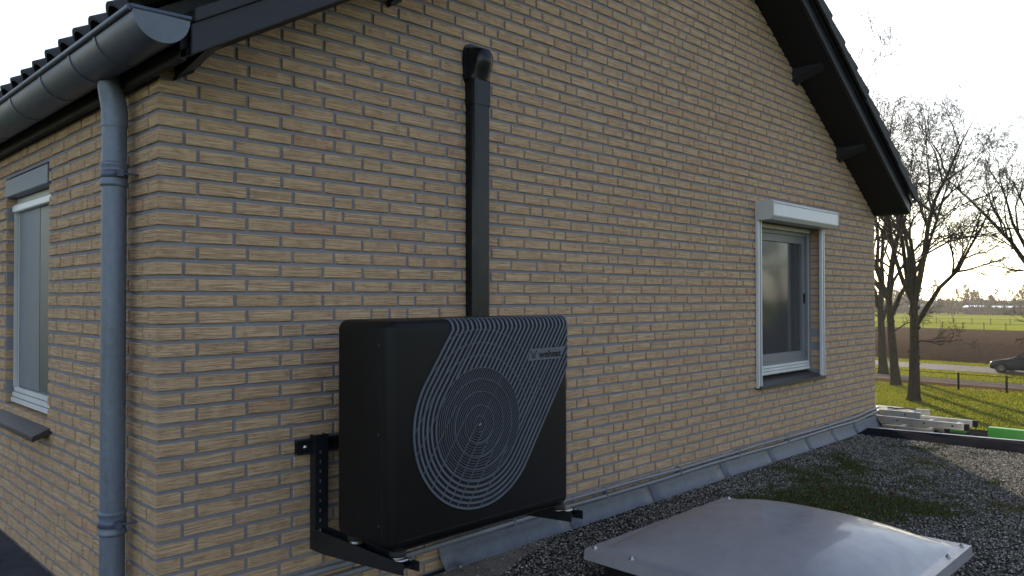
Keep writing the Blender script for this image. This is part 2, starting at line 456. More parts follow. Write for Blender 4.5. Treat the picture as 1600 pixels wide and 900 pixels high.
def put(wall, k, a, b, corner=None):
    z = k*PC+JB/2+random.uniform(-.0009, .0009); h = BH+random.uniform(-.0015, .0012)
    out = random.uniform(-.0012, .0016)
    v, f = brick_geo(b-a, h, .095 if wall == 'g' else .095)
    if wall == 'g': V = [(p[0], p[1]+out, p[2]) for p in v]; org = (a, 0, z); F = f
    else: V = [(p[1]+out, p[0], p[2]) for p in v]; org = (0, a, z); F = [tuple(reversed(q)) for q in f]
    u0, v0, d = proj(org); u1, v1, _ = proj((org[0]+(b-a), 0, z+h) if wall == 'g' else (0, org[1]+b-a, z+h))
    area = abs(u1-u0)*abs(v1-v0)
    uc, vc = (u0+u1)/2, (v0+v1)/2
    if not (2 < uc < 1598 and 2 < vc < 898): area = 0
    if 530 < uc < 885 and 505 < vc < 860: area = 0
    if 728 < uc < 768 and 80 < vc < 500: area = 0
    if wall == 's' and 164 < uc < 192: area = 0
    bricks.append((area, wall, V, F, org))
for k, a, b in rows_g: put('g', k, a, b)
for k, a, b in rows_s: put('s', k, a, b)
# corner bricks show two faces
for k in range(NLO, 15):
    w_, d_ = (.163-JH/2, .105-JH/2) if k % 2 == 0 else (.105-JH/2, .163-JH/2)
    z = k*PC+JB/2; h = BH; b = .0028; j = lambda: random.uniform(-.0009, .0009)
    ring = lambda ins, zz: [(ins+j(), d_-ins, zz+j()), (ins+j(), ins+j(), zz+j()), (w_-ins, ins+j(), zz+j())]
    r0, r1, r2, r3 = ring(b, 0), ring(0, b), ring(0, h-b), ring(b, h)
    V = r0+r1+r2+r3+[(w_-b, d_-b, 0), (w_-b, d_-b, h)]
    F = []
    for q in range(3):
        for s in range(2): F.append((q*3+s, q*3+s+1, q*3+3+s+1, q*3+3+s))
    F += [(2, 1, 0, 12), (9, 10, 11, 13), (0, 3, 6, 9, 13, 12), (5, 2, 12, 13, 11, 8)]
    u0, v0, _ = proj((0, d_, z)); u1, v1, _ = proj((w_, 0, z+h))
    area = abs(u1-u0)*abs(v1-v0) if 2 < v0 < 898 else 0
    bricks.append((area, 'g', V, F, (0, 0, z)))
order = sorted(range(len(bricks)), key=lambda i: -bricks[i][0])
single = set(order[:300])
rest = {'g': MB(), 's': MB()}
for i, (ar, wl, V, F, org) in enumerate(bricks):
    if i in single:
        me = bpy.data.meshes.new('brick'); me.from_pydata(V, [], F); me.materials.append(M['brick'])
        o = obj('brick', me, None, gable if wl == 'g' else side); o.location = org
    else:
        rest[wl].add([(p[0]+org[0], p[1]+org[1], p[2]+org[2]) for p in V], F, a=random.random())
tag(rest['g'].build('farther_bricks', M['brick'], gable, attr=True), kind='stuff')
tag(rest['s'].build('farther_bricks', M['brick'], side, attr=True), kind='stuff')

# ---- roof
def rz(x): return EZ+SL*min(x, WL-x)         # soffit underside
CS = math.cos(math.atan(SL)); SN = math.sin(math.atan(SL))
EAVE = .34                                    # horizontal eave overhang
NA = LY+.3
for sgn, nm in ((0, 'soffit'), (1, 'soffit')):
    X = (lambda x: x) if sgn == 0 else (lambda x: WL-x)
    mb = MB(); a, b = (-.05 if sgn == 0 else .03, WL/2)
    pts = [(X(a), EZ+SL*a), (X(b), EZ+SL*b), (X(b), EZ+SL*b+.03), (X(a), EZ+SL*a+.03)]
    mb.prism(pts, 1, -OV+.03, NA)
    mb.build('soffit_board', M['soffit'], house, fix=True)
    mb = MB(); a = -.03 if sgn == 0 else .02
    pts = [(X(a), EZ+SL*a+.034), (X(b), EZ+SL*b+.034), (X(b), EZ+SL*b+.16), (X(a), EZ+SL*a+.16)]
    mb.prism(pts, 1, -OV+.032, NA)
    mb.build('roof_deck', M['soffit'], house, fix=True)
    # barge board along the verge and a slimmer cover strip above it
    mb = MB(); a = -.025 if sgn == 0 else .03
    pts = [(X(a), EZ+SL*a-.005), (X(b), EZ+SL*b-.005), (X(b), EZ+SL*b+.108), (X(a), EZ+SL*a+.108)]
    mb.prism(pts, 1, -OV-.004, -OV+.026)
    mb.build('barge_board', M['wood'], house, fix=True, bevel=.003)
    mb = MB(); a = -.02 if sgn == 0 else .0
    pts = [(X(a), EZ+SL*a+.111), (X(b), EZ+SL*b+.111), (X(b), EZ+SL*b+.160), (X(a), EZ+SL*a+.160)]
    mb.prism(pts, 1, -OV-.022, -OV+.03)
    mb.build('verge_strip', M['wood'], house, fix=True, bevel=.003)
# boxed eave end on the right
mb = MB(); mb.prism([(WL-.13, EZ+.075), (WL+.0, EZ+.05), (WL+.0, EZ-.0), (WL-.06, EZ+.015)], 1, -OV-.001, .0)
mb.build('eave_box', M['soffit'], house, fix=True, bevel=.004)
mb = MB().box(WL-.005, WL+.02, .0, NA, EZ-.02, EZ+.12); mb.build('eave_board', M['wood'], house)
# purlin ends carrying the verge
for px_ in (.10, 1.17, 2.3, 3.95, 4.85, 5.84, 6.86):
    zt_ = rz(px_)-.002; s = SL if px_ < WL/2 else -SL
    hw = .036
    mb = MB()
    k_ = .5 if px_ < .5 else .92
    prof = [(-.28, 0), (0.03, 0), (0.03, -.115*k_), (-.022, -.115*k_), (-.032, -.095*k_), (-.09, -.075*k_), (-.28, -.010*k_)]
    v = []
    for sx in (-hw, hw):
        for (yy, zz) in prof: v.append((px_+sx, yy, zt_+s*sx+zz-.0))
    n_ = len(prof)
    mb.add(v, [tuple(range(n_)), tuple(range(2*n_-1, n_-1, -1))]+[(i, n_+i, n_+(i+1) % n_, (i+1) % n_) for i in range(n_)])
    mb.build('purlin_end', M['wood'], house, fix=True)

# tiles: local x across (width TW), local y up the slope, z off the roof
TW, TL, TE = .205, .40, .335
def tile_mesh():
    mb = MB(); prof = []
    for i in range(11):
        t = i/10; prof.append((t*(TW+.012), .046*math.sin(math.pi*min(1, t/.62))**.75 if t < .62 else -.010*math.sin(math.pi*(t-.62)/.38)))
    v = []; n_ = len(prof)
    for (yy, dz) in ((0, .026), (TL, .0)):
        for (xx, zz) in prof: v.append((xx, yy, zz+dz))
        for (xx, zz) in prof: v.append((xx, yy, zz+dz-.017))
    f = []
    for i in range(n_-1):
        f.append((i, i+1, 2*n_+i+1, 2*n_+i)); f.append((n_+i+1, n_+i, 3*n_+i, 3*n_+i+1)); f.append((i+1, i, n_+i, n_+i+1))
    f += [(0, 2*n_, 3*n_, n_), (n_-1, 2*n_-1, 4*n_-1, 3*n_-1)]
    mb.add(v, f, True); return mb
tm = tile_mesh(); tme = tm.mesh('roof_tile'); tme.materials.append(M['tile']); tme.set_sharp_from_angle(angle=R(50))
nc = int(NA/TW)+2; nr = 13
tmv = []
for sgn in (0, 1):      # verge tiles have a lip turned down over the barge board
    q = tile_mesh(); xl = TW if sgn == 0 else 0.0
    v = [(xl+a_+(.007 if sgn == 0 else -.007)*(1-k_), TL*k_, zz) for k_ in (0, 1) for (a_, zz) in ((-.010, -.062), (.012, -.062), (.012, .052-.040*k_), (-.010, .052-.040*k_))]
    q.add(v, [(0, 1, 2, 3), (7, 6, 5, 4), (0, 4, 5, 1), (1, 5, 6, 2), (2, 6, 7, 3), (3, 7, 4, 0)])
    t_ = q.mesh('roof_tile'); t_.materials.append(M['tile']); t_.set_sharp_from_angle(angle=R(50)); tmv.append(t_)
restt = MB()
for sgn in (0, 1):
    for r in range(nr):
        for c in range(nc):
            s0 = (-.185 if sgn == 0 else -.03)+r*TE*CS; z = EZ+SL*s0+(.250 if sgn == 0 else .20)
            if sgn == 0:
                ex = Vector((0, -1, 0)); ey = Vector((CS, 0, SN)); org = Vector((s0, -OV-.055+TW*(c+1), z))
            else:
                ex = Vector((0, 1, 0)); ey = Vector((-CS, 0, SN)); org = Vector((WL-s0, -OV-.055+TW*c, z))
            ez = ex.cross(ey)
            org = org+Vector((0, random.uniform(-.003, .003), random.uniform(-.002, .004)))
            if (sgn == 0 and (r == 0 or c == 0 or (r == 1 and c < 6))) or (sgn == 1 and c == 0):
                o = obj('roof_tile', tme if c or (sgn == 0 and r == 0) else tmv[sgn], None, house)
                mm = Matrix.Identity(4)
                for q in range(3): mm[q][0] = ex[q]; mm[q][1] = ey[q]; mm[q][2] = ez[q]; mm[q][3] = org[q]
                o.matrix_local = mm
            elif (sgn == 0 and (r < 5 or c < 2)) or (sgn == 1 and c < 4):
                restt.add([org+ex*p[0]+ey*p[1]+ez*p[2] for p in tm.v], tm.f, True)
        # sheet under the rest
tag(restt.build('roof_tiles', M['tile'], house), kind='stuff')
for sgn in (0, 1):
    X = (lambda x: x) if sgn == 0 else (lambda x: WL-x)
    mb = MB(); a, b = (-.13 if sgn == 0 else .0), WL/2
    mb.prism([(X(a), EZ+SL*a+.163), (X(b), EZ+SL*b+.163), (X(b), EZ+SL*b+.215), (X(a), EZ+SL*a+.215)], 1, -OV+.06, NA)
    mb.build('roof_underlay', M['tile'], house, fix=True)

MB().box(-.052, -.030, -OV+.03, NA, EZ-.035, EZ+.10).build('fascia_board', M['soffit'], house)
# ---- gutter (half round, end cap, joints) and its downpipe
gut = thing('rain_gutter', 'half round dark zinc gutter under the eave tiles at top left', 'gutter')
gx, gz, gr_ = -.142, .985, .100
def gutter_shell(ya, yb, rr, t=.003, n=18):
    mb = MB(); pr = []
    for i in range(n+1):
        an = math.pi+math.pi*i/n; pr.append((gx+rr*math.cos(an), gz+rr*math.sin(an)))
    for i in range(n, -1, -1):
        an = math.pi+math.pi*i/n; pr.append((gx+(rr-t)*math.cos(an), gz+(rr-t)*math.sin(an)))
    nn = len(pr); v = [(p[0], ya, p[1]) for p in pr]+[(p[0], yb, p[1]) for p in pr]
    mb.add(v, [(i, (i+1) % nn, nn+(i+1) % nn, nn+i) for i in range(nn)], True)
    mb.add(v, [(i, i+1, 2*n-i, 2*n+1-i) for i in range(n)]+[(nn+2*n+1-i, nn+2*n-i, nn+i+1, nn+i) for i in range(n)])
    return mb
sharp(gutter_shell(-.40, NA, gr_).build('gutter_trough', M['gutter'], gut, fix=True))
mb = MB(); mb.tube([(gx-gr_-.006, -.402, gz+.002), (gx-gr_-.006, NA, gz+.002)], .011, 10); mb.build('gutter_bead', M['gutter'], gut)
mb = MB(); mb.tube([(gx-gr_-.004, -.404, gz+.004), (gx+gr_+.004, -.404, gz+.012)], .010, 8); mb.build('end_bead', M['gutter'], gut)
mb = MB(); mb.prism([(gx+gr_*math.cos(math.pi+math.pi*i/18), gz+gr_*math.sin(math.pi+math.pi*i/18)) for i in range(19)], 1, -.409, -.401)
mb.build('end_cap', plain('bright_zinc', (.12, .14, .165), .42, .4, .15, 8), gut, fix=True)
for yy in (-.02, .30, .72, 1.25, 1.9, 2.6, 3.4):
    sharp(gutter_shell(yy, yy+.022, gr_+.0035, .003).build('gutter_bracket', M['gutter'], gut, fix=True))

dpx, dpy = -.075, .275
dp = thing('downpipe', 'round blue grey zinc downpipe fixed left of the brick corner', 'downpipe')
mb = MB(); mb.tube([(dpx, dpy, -1.47), (dpx, dpy, -.6), (dpx, dpy, .1), (dpx, dpy, .72)], .0485, 28, cap=False); mb.build('pipe', M['pipe'], dp)
pts = [(dpx, dpy, .70), (dpx, dpy, .765), (dpx-.004, dpy, .80), (dpx-.013, dpy, .835), (dpx-.020, dpy, .87), (dpx-.022, dpy, .905), (dpx-.022, dpy, .955)]
mb = MB(); mb.tube(pts, [.0515, .0515, .0505, .0485, .0465, .044, .043], 28, cap=False); mb.build('offset_bend', M['pipe'], dp)
for zc in (.50, -.96):
    mb = MB(); R0 = .0487
    mb.lathe([(R0, -.052), (R0+.004, -.050), (R0+.0075, -.044), (R0+.0075, -.038), (R0+.0035, -.030), (R0+.003, -.02), (R0+.003, .02), (R0+.0035, .030), (R0+.0075, .038), (R0+.0075, .044), (R0+.004, .050), (R0, .052)], (dpx, dpy, zc), n=28)
    sl = mb.build('pipe_socket', M['pipe'], dp)
    mb = MB(); mb.lathe([(R0+.003, -.017), (R0+.006, -.015), (R0+.006, .015), (R0+.003, .017)], (dpx, dpy, zc), n=28); mb.build('clamp_band', M['gutter'], sl)
    mb = MB(); mb.box(dpx-.012, dpx+.012, dpy-.075, dpy-.05, zc-.013, zc+.013); mb.tube([(dpx, dpy-.065, zc), (.02, dpy-.065, zc)], .005, 8)
    mb.tube([(dpx-.02, dpy-.064, zc), (dpx+.022, dpy-.064, zc)], .0065, 6)
    mb.build('clamp_bolt', M['gutter'], sl)

# ---- gable window with roller shutter
win = thing('shuttered_window', 'white framed window with roller shutter box, right of the heat pump', 'window')
x0, x1, z0, z1 = WIN
for xx in (x0-.035, x1-.030):
    mb = MB().box(xx, xx+.065, -.032, -.002, z0-.02, z1+.01)
    gr = mb.build('shutter_guide', M['white'], win, bevel=.003)
    MB().box(xx+.022, xx+.043, -.0335, -.030, z0-.015, z1).build('guide_slot', M['greyfr'], gr)
sx0, sx1 = 5.052, 6.425
prof = [(-.002, .815), (-.002, .655), (-.135, .655), (-.172, .688), (-.172, .805), (-.150, .822)]
mb = MB(); mb.prism([(p[0], p[1]) for p in prof], 0, sx0, sx1); sb = mb.build('shutter_box', M['white'], win, fix=True, bevel=.003)
mb = MB(); mb.prism([(p[0]*1.01-.0015, .735+(p[1]-.735)*1.02) for p in prof], 0, sx0-.009, sx0-.0005); mb.build('box_end_cap', M['cream'], sb, fix=True)
mb = MB(); mb.prism([(p[0]*1.01-.0015, .735+(p[1]-.735)*1.02) for p in prof], 0, sx1+.0005, sx1+.009); mb.build('box_end_cap', M['cream'], sb, fix=True)
MB().box(sx0+.01, sx1-.01, -.176, -.173, .792, .797).build('box_seam', M['greyfr'], sb)
def frame(name, xa, xb, za, zb, t, ya, yb, mat, parent, tb=None):
    mb = MB(); tb = tb or t
    mb.box(xa, xa+t, ya, yb, za, zb); mb.box(xb-t, xb, ya, yb, za, zb)
    mb.box(xa+t, xb-t, ya+.0012, yb, zb-t, zb); mb.box(xa+t, xb-t, ya+.0012, yb, za, za+tb)
    return mb.build(name, mat, parent)
wb = z0+.055
frame('window_frame', x0, x1-.0, wb, z1, .045, .115, .18, M['cream'], win, .02)
fr2 = frame('screen_frame', x0+.045, x1-.05, wb+.09, z1-.05, .03, .105, .16, M['greyfr'], win)
frame('sash', x0+.075, x1-.08, wb+.12, z1-.08, .07, .122, .17, M['greyfr'], win)
for i in range(3):
    zz = wb+.012+i*.027
    MB().box(x0+.047, x1-.052, .085+i*.006, .16, zz, zz+.023).build('bottom_rail', M['white'], win, bevel=.002)
MB().box(x0+.04, x1-.045, .08, .12, z1-.042, z1-.002).build('shutter_slat', M['cream'], win, bevel=.003)
MB().box(x0+.14, x1-.15, .145, .155, wb+.185, z1-.145).build('glass_pane', M['screenglass'], win)
MB().box(x1-.118, x1-.100, .110, .1215, -.08, .02).build('window_handle', M['dark'], win)
mb = MB(); mb.prism([(.17, z0+.05), (-.045, z0-.004), (-.045, z0-.034), (.17, z0-.006)], 0, x0-.03, x1+.03)
mb.build('window_sill', M['stone'], win, fix=True, bevel=.003)
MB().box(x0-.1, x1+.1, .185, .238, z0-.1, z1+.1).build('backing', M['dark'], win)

# ---- side wall window
w2 = thing('side_window', 'tall narrow window with white screen roller in the left wall', 'window')
y0, y1, z0, z1 = WL2
MB().box(-.006, .09, y0+.004, y1-.004, z1-.115, z1-.012).build('lintel', M['lintel'], w2, bevel=.002)
mb = MB(); mb.box(.06, .13, y0+.002, y0+.06, z0+.03, z1-.12); mb.box(.06, .13, y1-.06, y1-.002, z0+.03, z1-.12)
mb.box(.062, .13, y0+.06, y1-.06, z1-.18, z1-.12); mb.build('window_frame', M['cream'], w2)
mb = MB(); mb.prism([(.03, z1-.170), (.03, z1-.205), (.055, z1-.212), (.075, z1-.20), (.075, z1-.150), (.05, z1-.150)], 1, y0+.01, y1-.012)
mb.build('screen_roller', M['white'], w2, fix=True, bevel=.003)
for i in range(3):
    MB().box(.03+.008*i, .10, y0+.01, y1-.012, z0+.035+i*.032, z0+.063+i*.032).build('bottom_rail', M['white'], w2, bevel=.002)
MB().box(.042, .058, y1-.034, y1-.014, z0+.13, z1-.2).build('screen_guide', M['cream'], w2)
MB().box(.064, .068, y0+.06, y1-.034, z0+.13, z1-.2).build('insect_screen', M['screen'], w2)
MB().box(.0622, .0638, y0+.42, y1-.036, z0+.135, z1-.21).build('lighter_sheet', M['lintel'], w2)  # thin sheet of lighter grey laid over the far part of the screen
mb = MB(); mb.prism([(.12, z0+.035), (-.085, z0-.055), (-.085, z0-.085), (.12, z0+.0)], 1, y0-.055, y1+.06)
mb.build('window_sill', M['stone'], w2, fix=True, bevel=.003)
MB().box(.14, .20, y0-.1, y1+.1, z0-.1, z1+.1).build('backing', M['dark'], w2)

# ------------------------------------------------------------------ flat roof extension
RZ = -1.475
ext = thing('flat_roof_extension', 'flat roofed extension with gravel and moss below the gable', 'flat roof')
MB().box(-6, 7.62, -7, -.012, -5, RZ-.03).build('extension_wall', M['render'], ext)
MB().box(-6, -.012, -.012, 9, -5, RZ-.03).build('extension_wall', M['render'], ext)
mb = MB(); nxg, nyg = 90, 60
xs = np.linspace(-6, 7.12, nxg); ys = np.linspace(-7, -.004, nyg)
for y in ys:
    for x in xs: mb.v.append((x, y, RZ+.006*math.sin(x*1.7)*math.cos(y*2.1)-(.012 if y > -.35 else 0)))
for j in range(nyg-1):
    for i in range(nxg-1): mb.f.append((j*nxg+i, j*nxg+i+1, (j+1)*nxg+i+1, (j+1)*nxg+i)); mb.sm.append(True); mb.a.append(0)
mb.build('roof_grit', M['stonebed'], ext)
mb = MB().add([(-6, -.004, RZ-.01), (-.004, -.004, RZ-.01), (-.004, 9, RZ-.01), (-6, 9, RZ-.01)], [(0, 1, 2, 3)]); mb.build('bitumen_roofing', M['slate'], ext)
# raised bitumen border and metal edge at the far side
mb = MB(); n_ = 40
for i in range(n_+1):
    y = -.06-6.9*i/n_; xe = 7.48+.17*min(-y, 3)+.0
    wv = .008*math.sin(i*1.3)+.005*math.sin(i*2.9)
    for (fx, zz) in ((0, RZ-.01), (.25, RZ+.012+wv), (.8, RZ+.034+wv*.6), (1, RZ+.040), (1.02, RZ-.06)):
        mb.v.append((7.10+(xe-7.10)*fx, y, zz))
for i in range(n_):
    for k in range(4): mb.f.append((i*5+k, i*5+k+1, (i+1)*5+k+1, (i+1)*5+k)); mb.sm.append(True); mb.a.append(0)
mb.build('bitumen_border', M['bitumen'], ext, fix=True)
mb = MB()
for i in range(n_+1):
    y = -.06-6.9*i/n_; xe = 7.48+.17*min(-y, 3)
    for dx, dz in ((-.012, .0405), (-.012, .046), (.02, .046), (.02, -.08)): mb.v.append((xe+dx, y, RZ+dz))
for i in range(n_):
    for k in range(3): mb.f.append((i*4+k, i*4+k+1, (i+1)*4+k+1, (i+1)*4+k)); mb.sm.append(False); mb.a.append(0)
mb.build('roof_edge_trim', M['alu'], ext, fix=True)
# lead flashing pieces, each lapped over the next
fx = [1.47, 2.52, 3.42, 4.42, 5.25, 6.02, 6.62, 7.2, 7.87]
for a, b in zip(fx[:-1], fx[1:]):
    mb = MB(); n_ = 8
    for i in range(n_+1):
        x = a-.012+(b-a+.018)*i/n_; wv = random.uniform(-.0016, .0016); lap = .0022 if i == 0 else 0
        for (yy, zz) in ((-.004, -1.345), (-.013, -1.352), (-.016, -1.395), (-.034, -1.435), (-.052, -1.468), (-.066, -1.474)):
            mb.v.append((x+(zz+1.345)*-.12, yy-lap-abs(wv)*(.5 if zz < -1.4 else .1), zz+wv*(.6 if zz < -1.4 else .2)))
    for i in range(n_):
        for k in range(5): mb.f.append((i*6+k, i*6+k+1, (i+1)*6+k+1, (i+1)*6+k)); mb.sm.append(True); mb.a.append(0)
    o = mb.build('flashing', M['flash'], ext, fix=True)
    o.modifiers.new('thick', 'SOLIDIFY').thickness = .0025
mb = MB(); n_ = 8
for i in range(n_+1):
    an = math.pi/2*i/n_; rr = [.004, .03, .075, .10]
    for r_, zz in zip(rr, (-1.345, -1.40, -1.45, -1.472)): mb.v.append((WL-.02+r_*math.sin(an), -.002-r_*math.cos(an), zz))
for i in range(n_):
    for k in range(3): mb.f.append((i*4+k, i*4+k+1, (i+1)*4+k+1, (i+1)*4+k)); mb.sm.append(True); mb.a.append(0)
mb.build('corner_flashing', M['flash'], ext, fix=True).modifiers.new('thick', 'SOLIDIFY').thickness = .0025
# pale dried sediment beside the flashing
mb = MB()
pts = [(1.35, -.07), (1.6, -.055), (2.0, -.068), (2.35, -.07), (2.2, -.13), (1.95, -.20), (1.7, -.30), (1.45, -.36), (1.25, -.28), (1.2, -.15)]
mb.add([(x, y, RZ+.0035) for x, y in pts], [tuple(range(len(pts)-1, -1, -1))]); mb.build('sediment_patch', M['sand'], ext, fix=True)

# gravel: loose pebbles as real low poly stones
ico = np.array([(1, 0, 0), (-1, 0, 0), (0, 1, 0), (0, -1, 0), (0, 0, 1), (0, 0, -.6)])
icf = np.array([(0, 2, 4), (2, 1, 4), (1, 3, 4), (3, 0, 4), (2, 0, 5), (1, 2, 5), (3, 1, 5), (0, 3, 5)])
def pebbles(name, N, region, smin, smax, mat, parent, keep, col):
    P_ = np.column_stack([np.random.uniform(region[0], region[1], N), np.random.uniform(region[2], region[3], N)])
    P_ = P_[keep(P_)]; N = len(P_)
    s = np.random.uniform(smin, smax, N)*np.random.uniform(.6, 1.0, N)
    an = np.random.uniform(0, 6.28, N)
    sc = np.column_stack([s*np.random.uniform(.7, 1.3, N), s*np.random.uniform(.7, 1.2, N), s*np.random.uniform(.45, .9, N)])
    L = ico[None]*sc[:, None, :]*np.random.uniform(.75, 1.25, (N, 6, 1))
    ca, sa = np.cos(an)[:, None], np.sin(an)[:, None]
    X = L[..., 0]*ca-L[..., 1]*sa+P_[:, :1]; Y = L[..., 0]*sa+L[..., 1]*ca+P_[:, 1:2]
    tl = np.random.uniform(-.35, .35, (N, 1))
    Z = L[..., 2]+L[..., 0]*tl+RZ+.004+np.random.uniform(0, .006, (N, 1))
    V = np.stack([X, Y, Z], -1).reshape(-1, 3)
    F = (icf[None]+(np.arange(N)*6)[:, None, None]).reshape(-1, 3)
    me = bpy.data.meshes.new(name); me.vertices.add(len(V)); me.vertices.foreach_set('co', V.ravel())
    me.loops.add(F.size); me.loops.foreach_set('vertex_index', F.ravel().astype(np.int32))
    me.polygons.add(len(F)); me.polygons.foreach_set('loop_start', np.arange(0, F.size, 3, dtype=np.int32))
    at = me.attributes.new('rnd', 'FLOAT', 'FACE'); at.data.foreach_set('value', np.repeat(col(P_, N), 8))
    me.update(calc_edges=True); me.validate()
    return tag(obj(name, me, mat, parent), kind='stuff')
_vg = np.random.rand(96, 96)
def vnoise(x, y, f):
    u, v = (x+20)*f, (y+20)*f; i, j = np.floor(u).astype(int), np.floor(v).astype(int); a, b = u-i, v-j
    a, b = a*a*(3-2*a), b*b*(3-2*b); g_ = lambda p, q: _vg[p % 96, q % 96]
    return (g_(i, j)*(1-a)+g_(i+1, j)*a)*(1-b)+(g_(i, j+1)*(1-a)+g_(i+1, j+1)*a)*b
def mossy(P_):
    """how green: moss bands as in the photograph's near middle"""
    x, y = P_[:, 0], P_[:, 1]
    m_ = np.exp(-(((x-4.15)/.75)**2+((y+.80)/.33)**2))+.9*np.exp(-(((x-4.4)/.5)**2+((y+1.35)/.33)**2))+.5*np.exp(-(((x-5.2)/.5)**2+((y+.55)/.22)**2))
    m_ += .55*np.exp(-(((x-6.85)/.25)**2+((y+.6)/.6)**2))
    return m_*1.1+1.0*(vnoise(x, y, 3.1)-.5)+.9*(vnoise(x, y, 9.0)-.5)+.25*(vnoise(x, y, 1.2)-.5)
DX0, DX1, DY0, DY1, DZ = 1.865, 3.295, -2.085, -.690, -1.300
def keepg(P_):
    x, y = P_[:, 0], P_[:, 1]
    dome_ = (x > DX0+.03) & (x < DX1-.03) & (y < DY1-.03) & (y > DY0+.03)
    sed = (x < 2.0) & (y > -.30+.0*x) & (x < 2.35+y*2.2)
    return (~dome_) & (~sed | (np.random.rand(len(x)) < .10))
def colg(P_, N):
    v = np.clip(np.random.beta(1.2, 1.9, N), 0, 1)
    return np.clip(v-.12*np.clip(mossy(P_), 0, 1), 0, 1)
pebbles('gravel', 125000, (1.3, 7.2, -3.4, -.07), .0042, .0105, M['pebble'], ext, keepg, colg)

def tufts(name, N, region, h, wd, z, mat, parent, dens, lean=.6):
    P_ = np.column_stack([np.random.uniform(region[0], region[1], N), np.random.uniform(region[2], region[3], N)])
    P_ = P_[np.random.rand(N) < dens(P_)]; N = len(P_)
    an = np.random.uniform(0, 6.28, N); hh = h*np.random.uniform(.4, 1.2, N); ww = wd*np.random.uniform(.6, 1.3, N)
    la = np.random.uniform(0, 6.28, N); ll = hh*np.random.uniform(0, lean, N)
    a = np.column_stack([P_[:, 0]-np.cos(an)*ww, P_[:, 1]-np.sin(an)*ww, np.full(N, z)])
    b = np.column_stack([P_[:, 0]+np.cos(an)*ww, P_[:, 1]+np.sin(an)*ww, np.full(N, z)])
    c = np.column_stack([P_[:, 0]+np.cos(la)*ll, P_[:, 1]+np.sin(la)*ll, z+hh])
    V = np.stack([a, b, c], 1).reshape(-1, 3); F = np.arange(3*N).reshape(-1, 3)
    me = bpy.data.meshes.new(name); me.vertices.add(len(V)); me.vertices.foreach_set('co', V.ravel())
    me.loops.add(F.size); me.loops.foreach_set('vertex_index', F.ravel().astype(np.int32))
    me.polygons.add(N); me.polygons.foreach_set('loop_start', np.arange(0, F.size, 3, dtype=np.int32))
    at = me.attributes.new('rnd', 'FLOAT', 'FACE'); at.data.foreach_set('value', np.random.beta(2, 2, N))
    me.update(calc_edges=True)
    return tag(obj(name, me, mat, parent), kind='stuff')
def outdome(P_):
    x, y = P_[:, 0], P_[:, 1]
    return ~((x > DX0-.01) & (x < DX1+.01) & (y < DY1+.01) & (y > DY0-.01))
tufts('moss', 110000, (3.1, 7.15, -2.0, -.1), .028, .004, RZ+.004, M['moss'], ext, lambda P_: np.clip((mossy(P_)-.42)*1.5, .012, .9)*outdome(P_), .9)
def dry(P_):
    x, y = P_[:, 0], P_[:, 1]
    return np.clip(np.exp(-(((x-6.1)/.7)**2+((y+1.15)/.35)**2))*.8+.9*np.exp(-(((x-4.9)/.35)**2+((y+1.95)/.2)**2))+1.0*(vnoise(x, y, 4.3)-.5)+.5*(vnoise(x, y, 11.)-.5)-.30, .01, .8)
tufts('dry_moss', 42000, (3.4, 7.15, -2.6, -.3), .016, .004, RZ+.004, M['drymoss'], ext, lambda P_: dry(P_)*outdome(P_), .9)

# fallen leaves
lp = [(3.93, -.86), (4.05, -.95), (4.22, -.82), (3.86, -.72), (4.42, -1.02), (4.50, -1.16), (4.60, -.78), (4.12, -1.12), (3.70, -.83), (4.75, -1.22), (6.2, -1.4), (6.45, -1.1)]
lw = ['leftmost of', 'second of', 'third of', 'fourth of']
spots = ['beside the moss nearest the dome', 'on the moss above the dome edge', 'in the green moss band', 'at the near edge of the moss band', 'on moss behind the dome', 'curled on gravel behind the dome', 'between moss and flashing', 'in the second moss patch', 'on gravel left of the moss', 'on gravel right of the moss', 'on dry moss near the roof edge', 'on dry moss close to the dark roof border']
for (x, y), sp_ in zip(lp, spots):
    mb = MB(); a = random.uniform(0, 6.28); L_ = random.uniform(.045, .07); W_ = L_*.36
    v = []
    for i in range(7):
        t = i/6; wd = W_*math.sin(math.pi*min(1, t*.93+.05))*(1+.25*(-1)**i); zc = .018+.012*math.sin(3*t)+.004*(-1)**i
        for s in (-1, 0, 1): v.append((L_*(t-.5), s*wd, zc+abs(s)*.010))
    f = [(i*3+k, i*3+k+1, i*3+k+4, i*3+k+3) for i in range(6) for k in range(2)]
    mb.add(v, f, False, random.random())
    o = mb.build('fallen_leaf', M['leaf'], None, attr=True); o.location = (x, y, RZ); o.rotation_euler = (random.uniform(-.2, .2), random.uniform(-.2, .2), a)
    tag(o, 'small brown fallen leaf '+sp_, 'leaf', 'brown leaves on the flat roof')
mb = MB(); v = [(-.03, 0, .004), (0, -.016, .016), (.035, 0, .006), (0, .016, .018)]; mb.add(v, [(0, 1, 2, 3)], False, .6)
o = mb.build('fallen_leaf', M['leaf'], None, attr=True); o.location = (-.16, 1.86, RZ-.01)
tag(o, 'brown leaf on dark roofing below the left window', 'leaf', 'brown leaves on the flat roof')

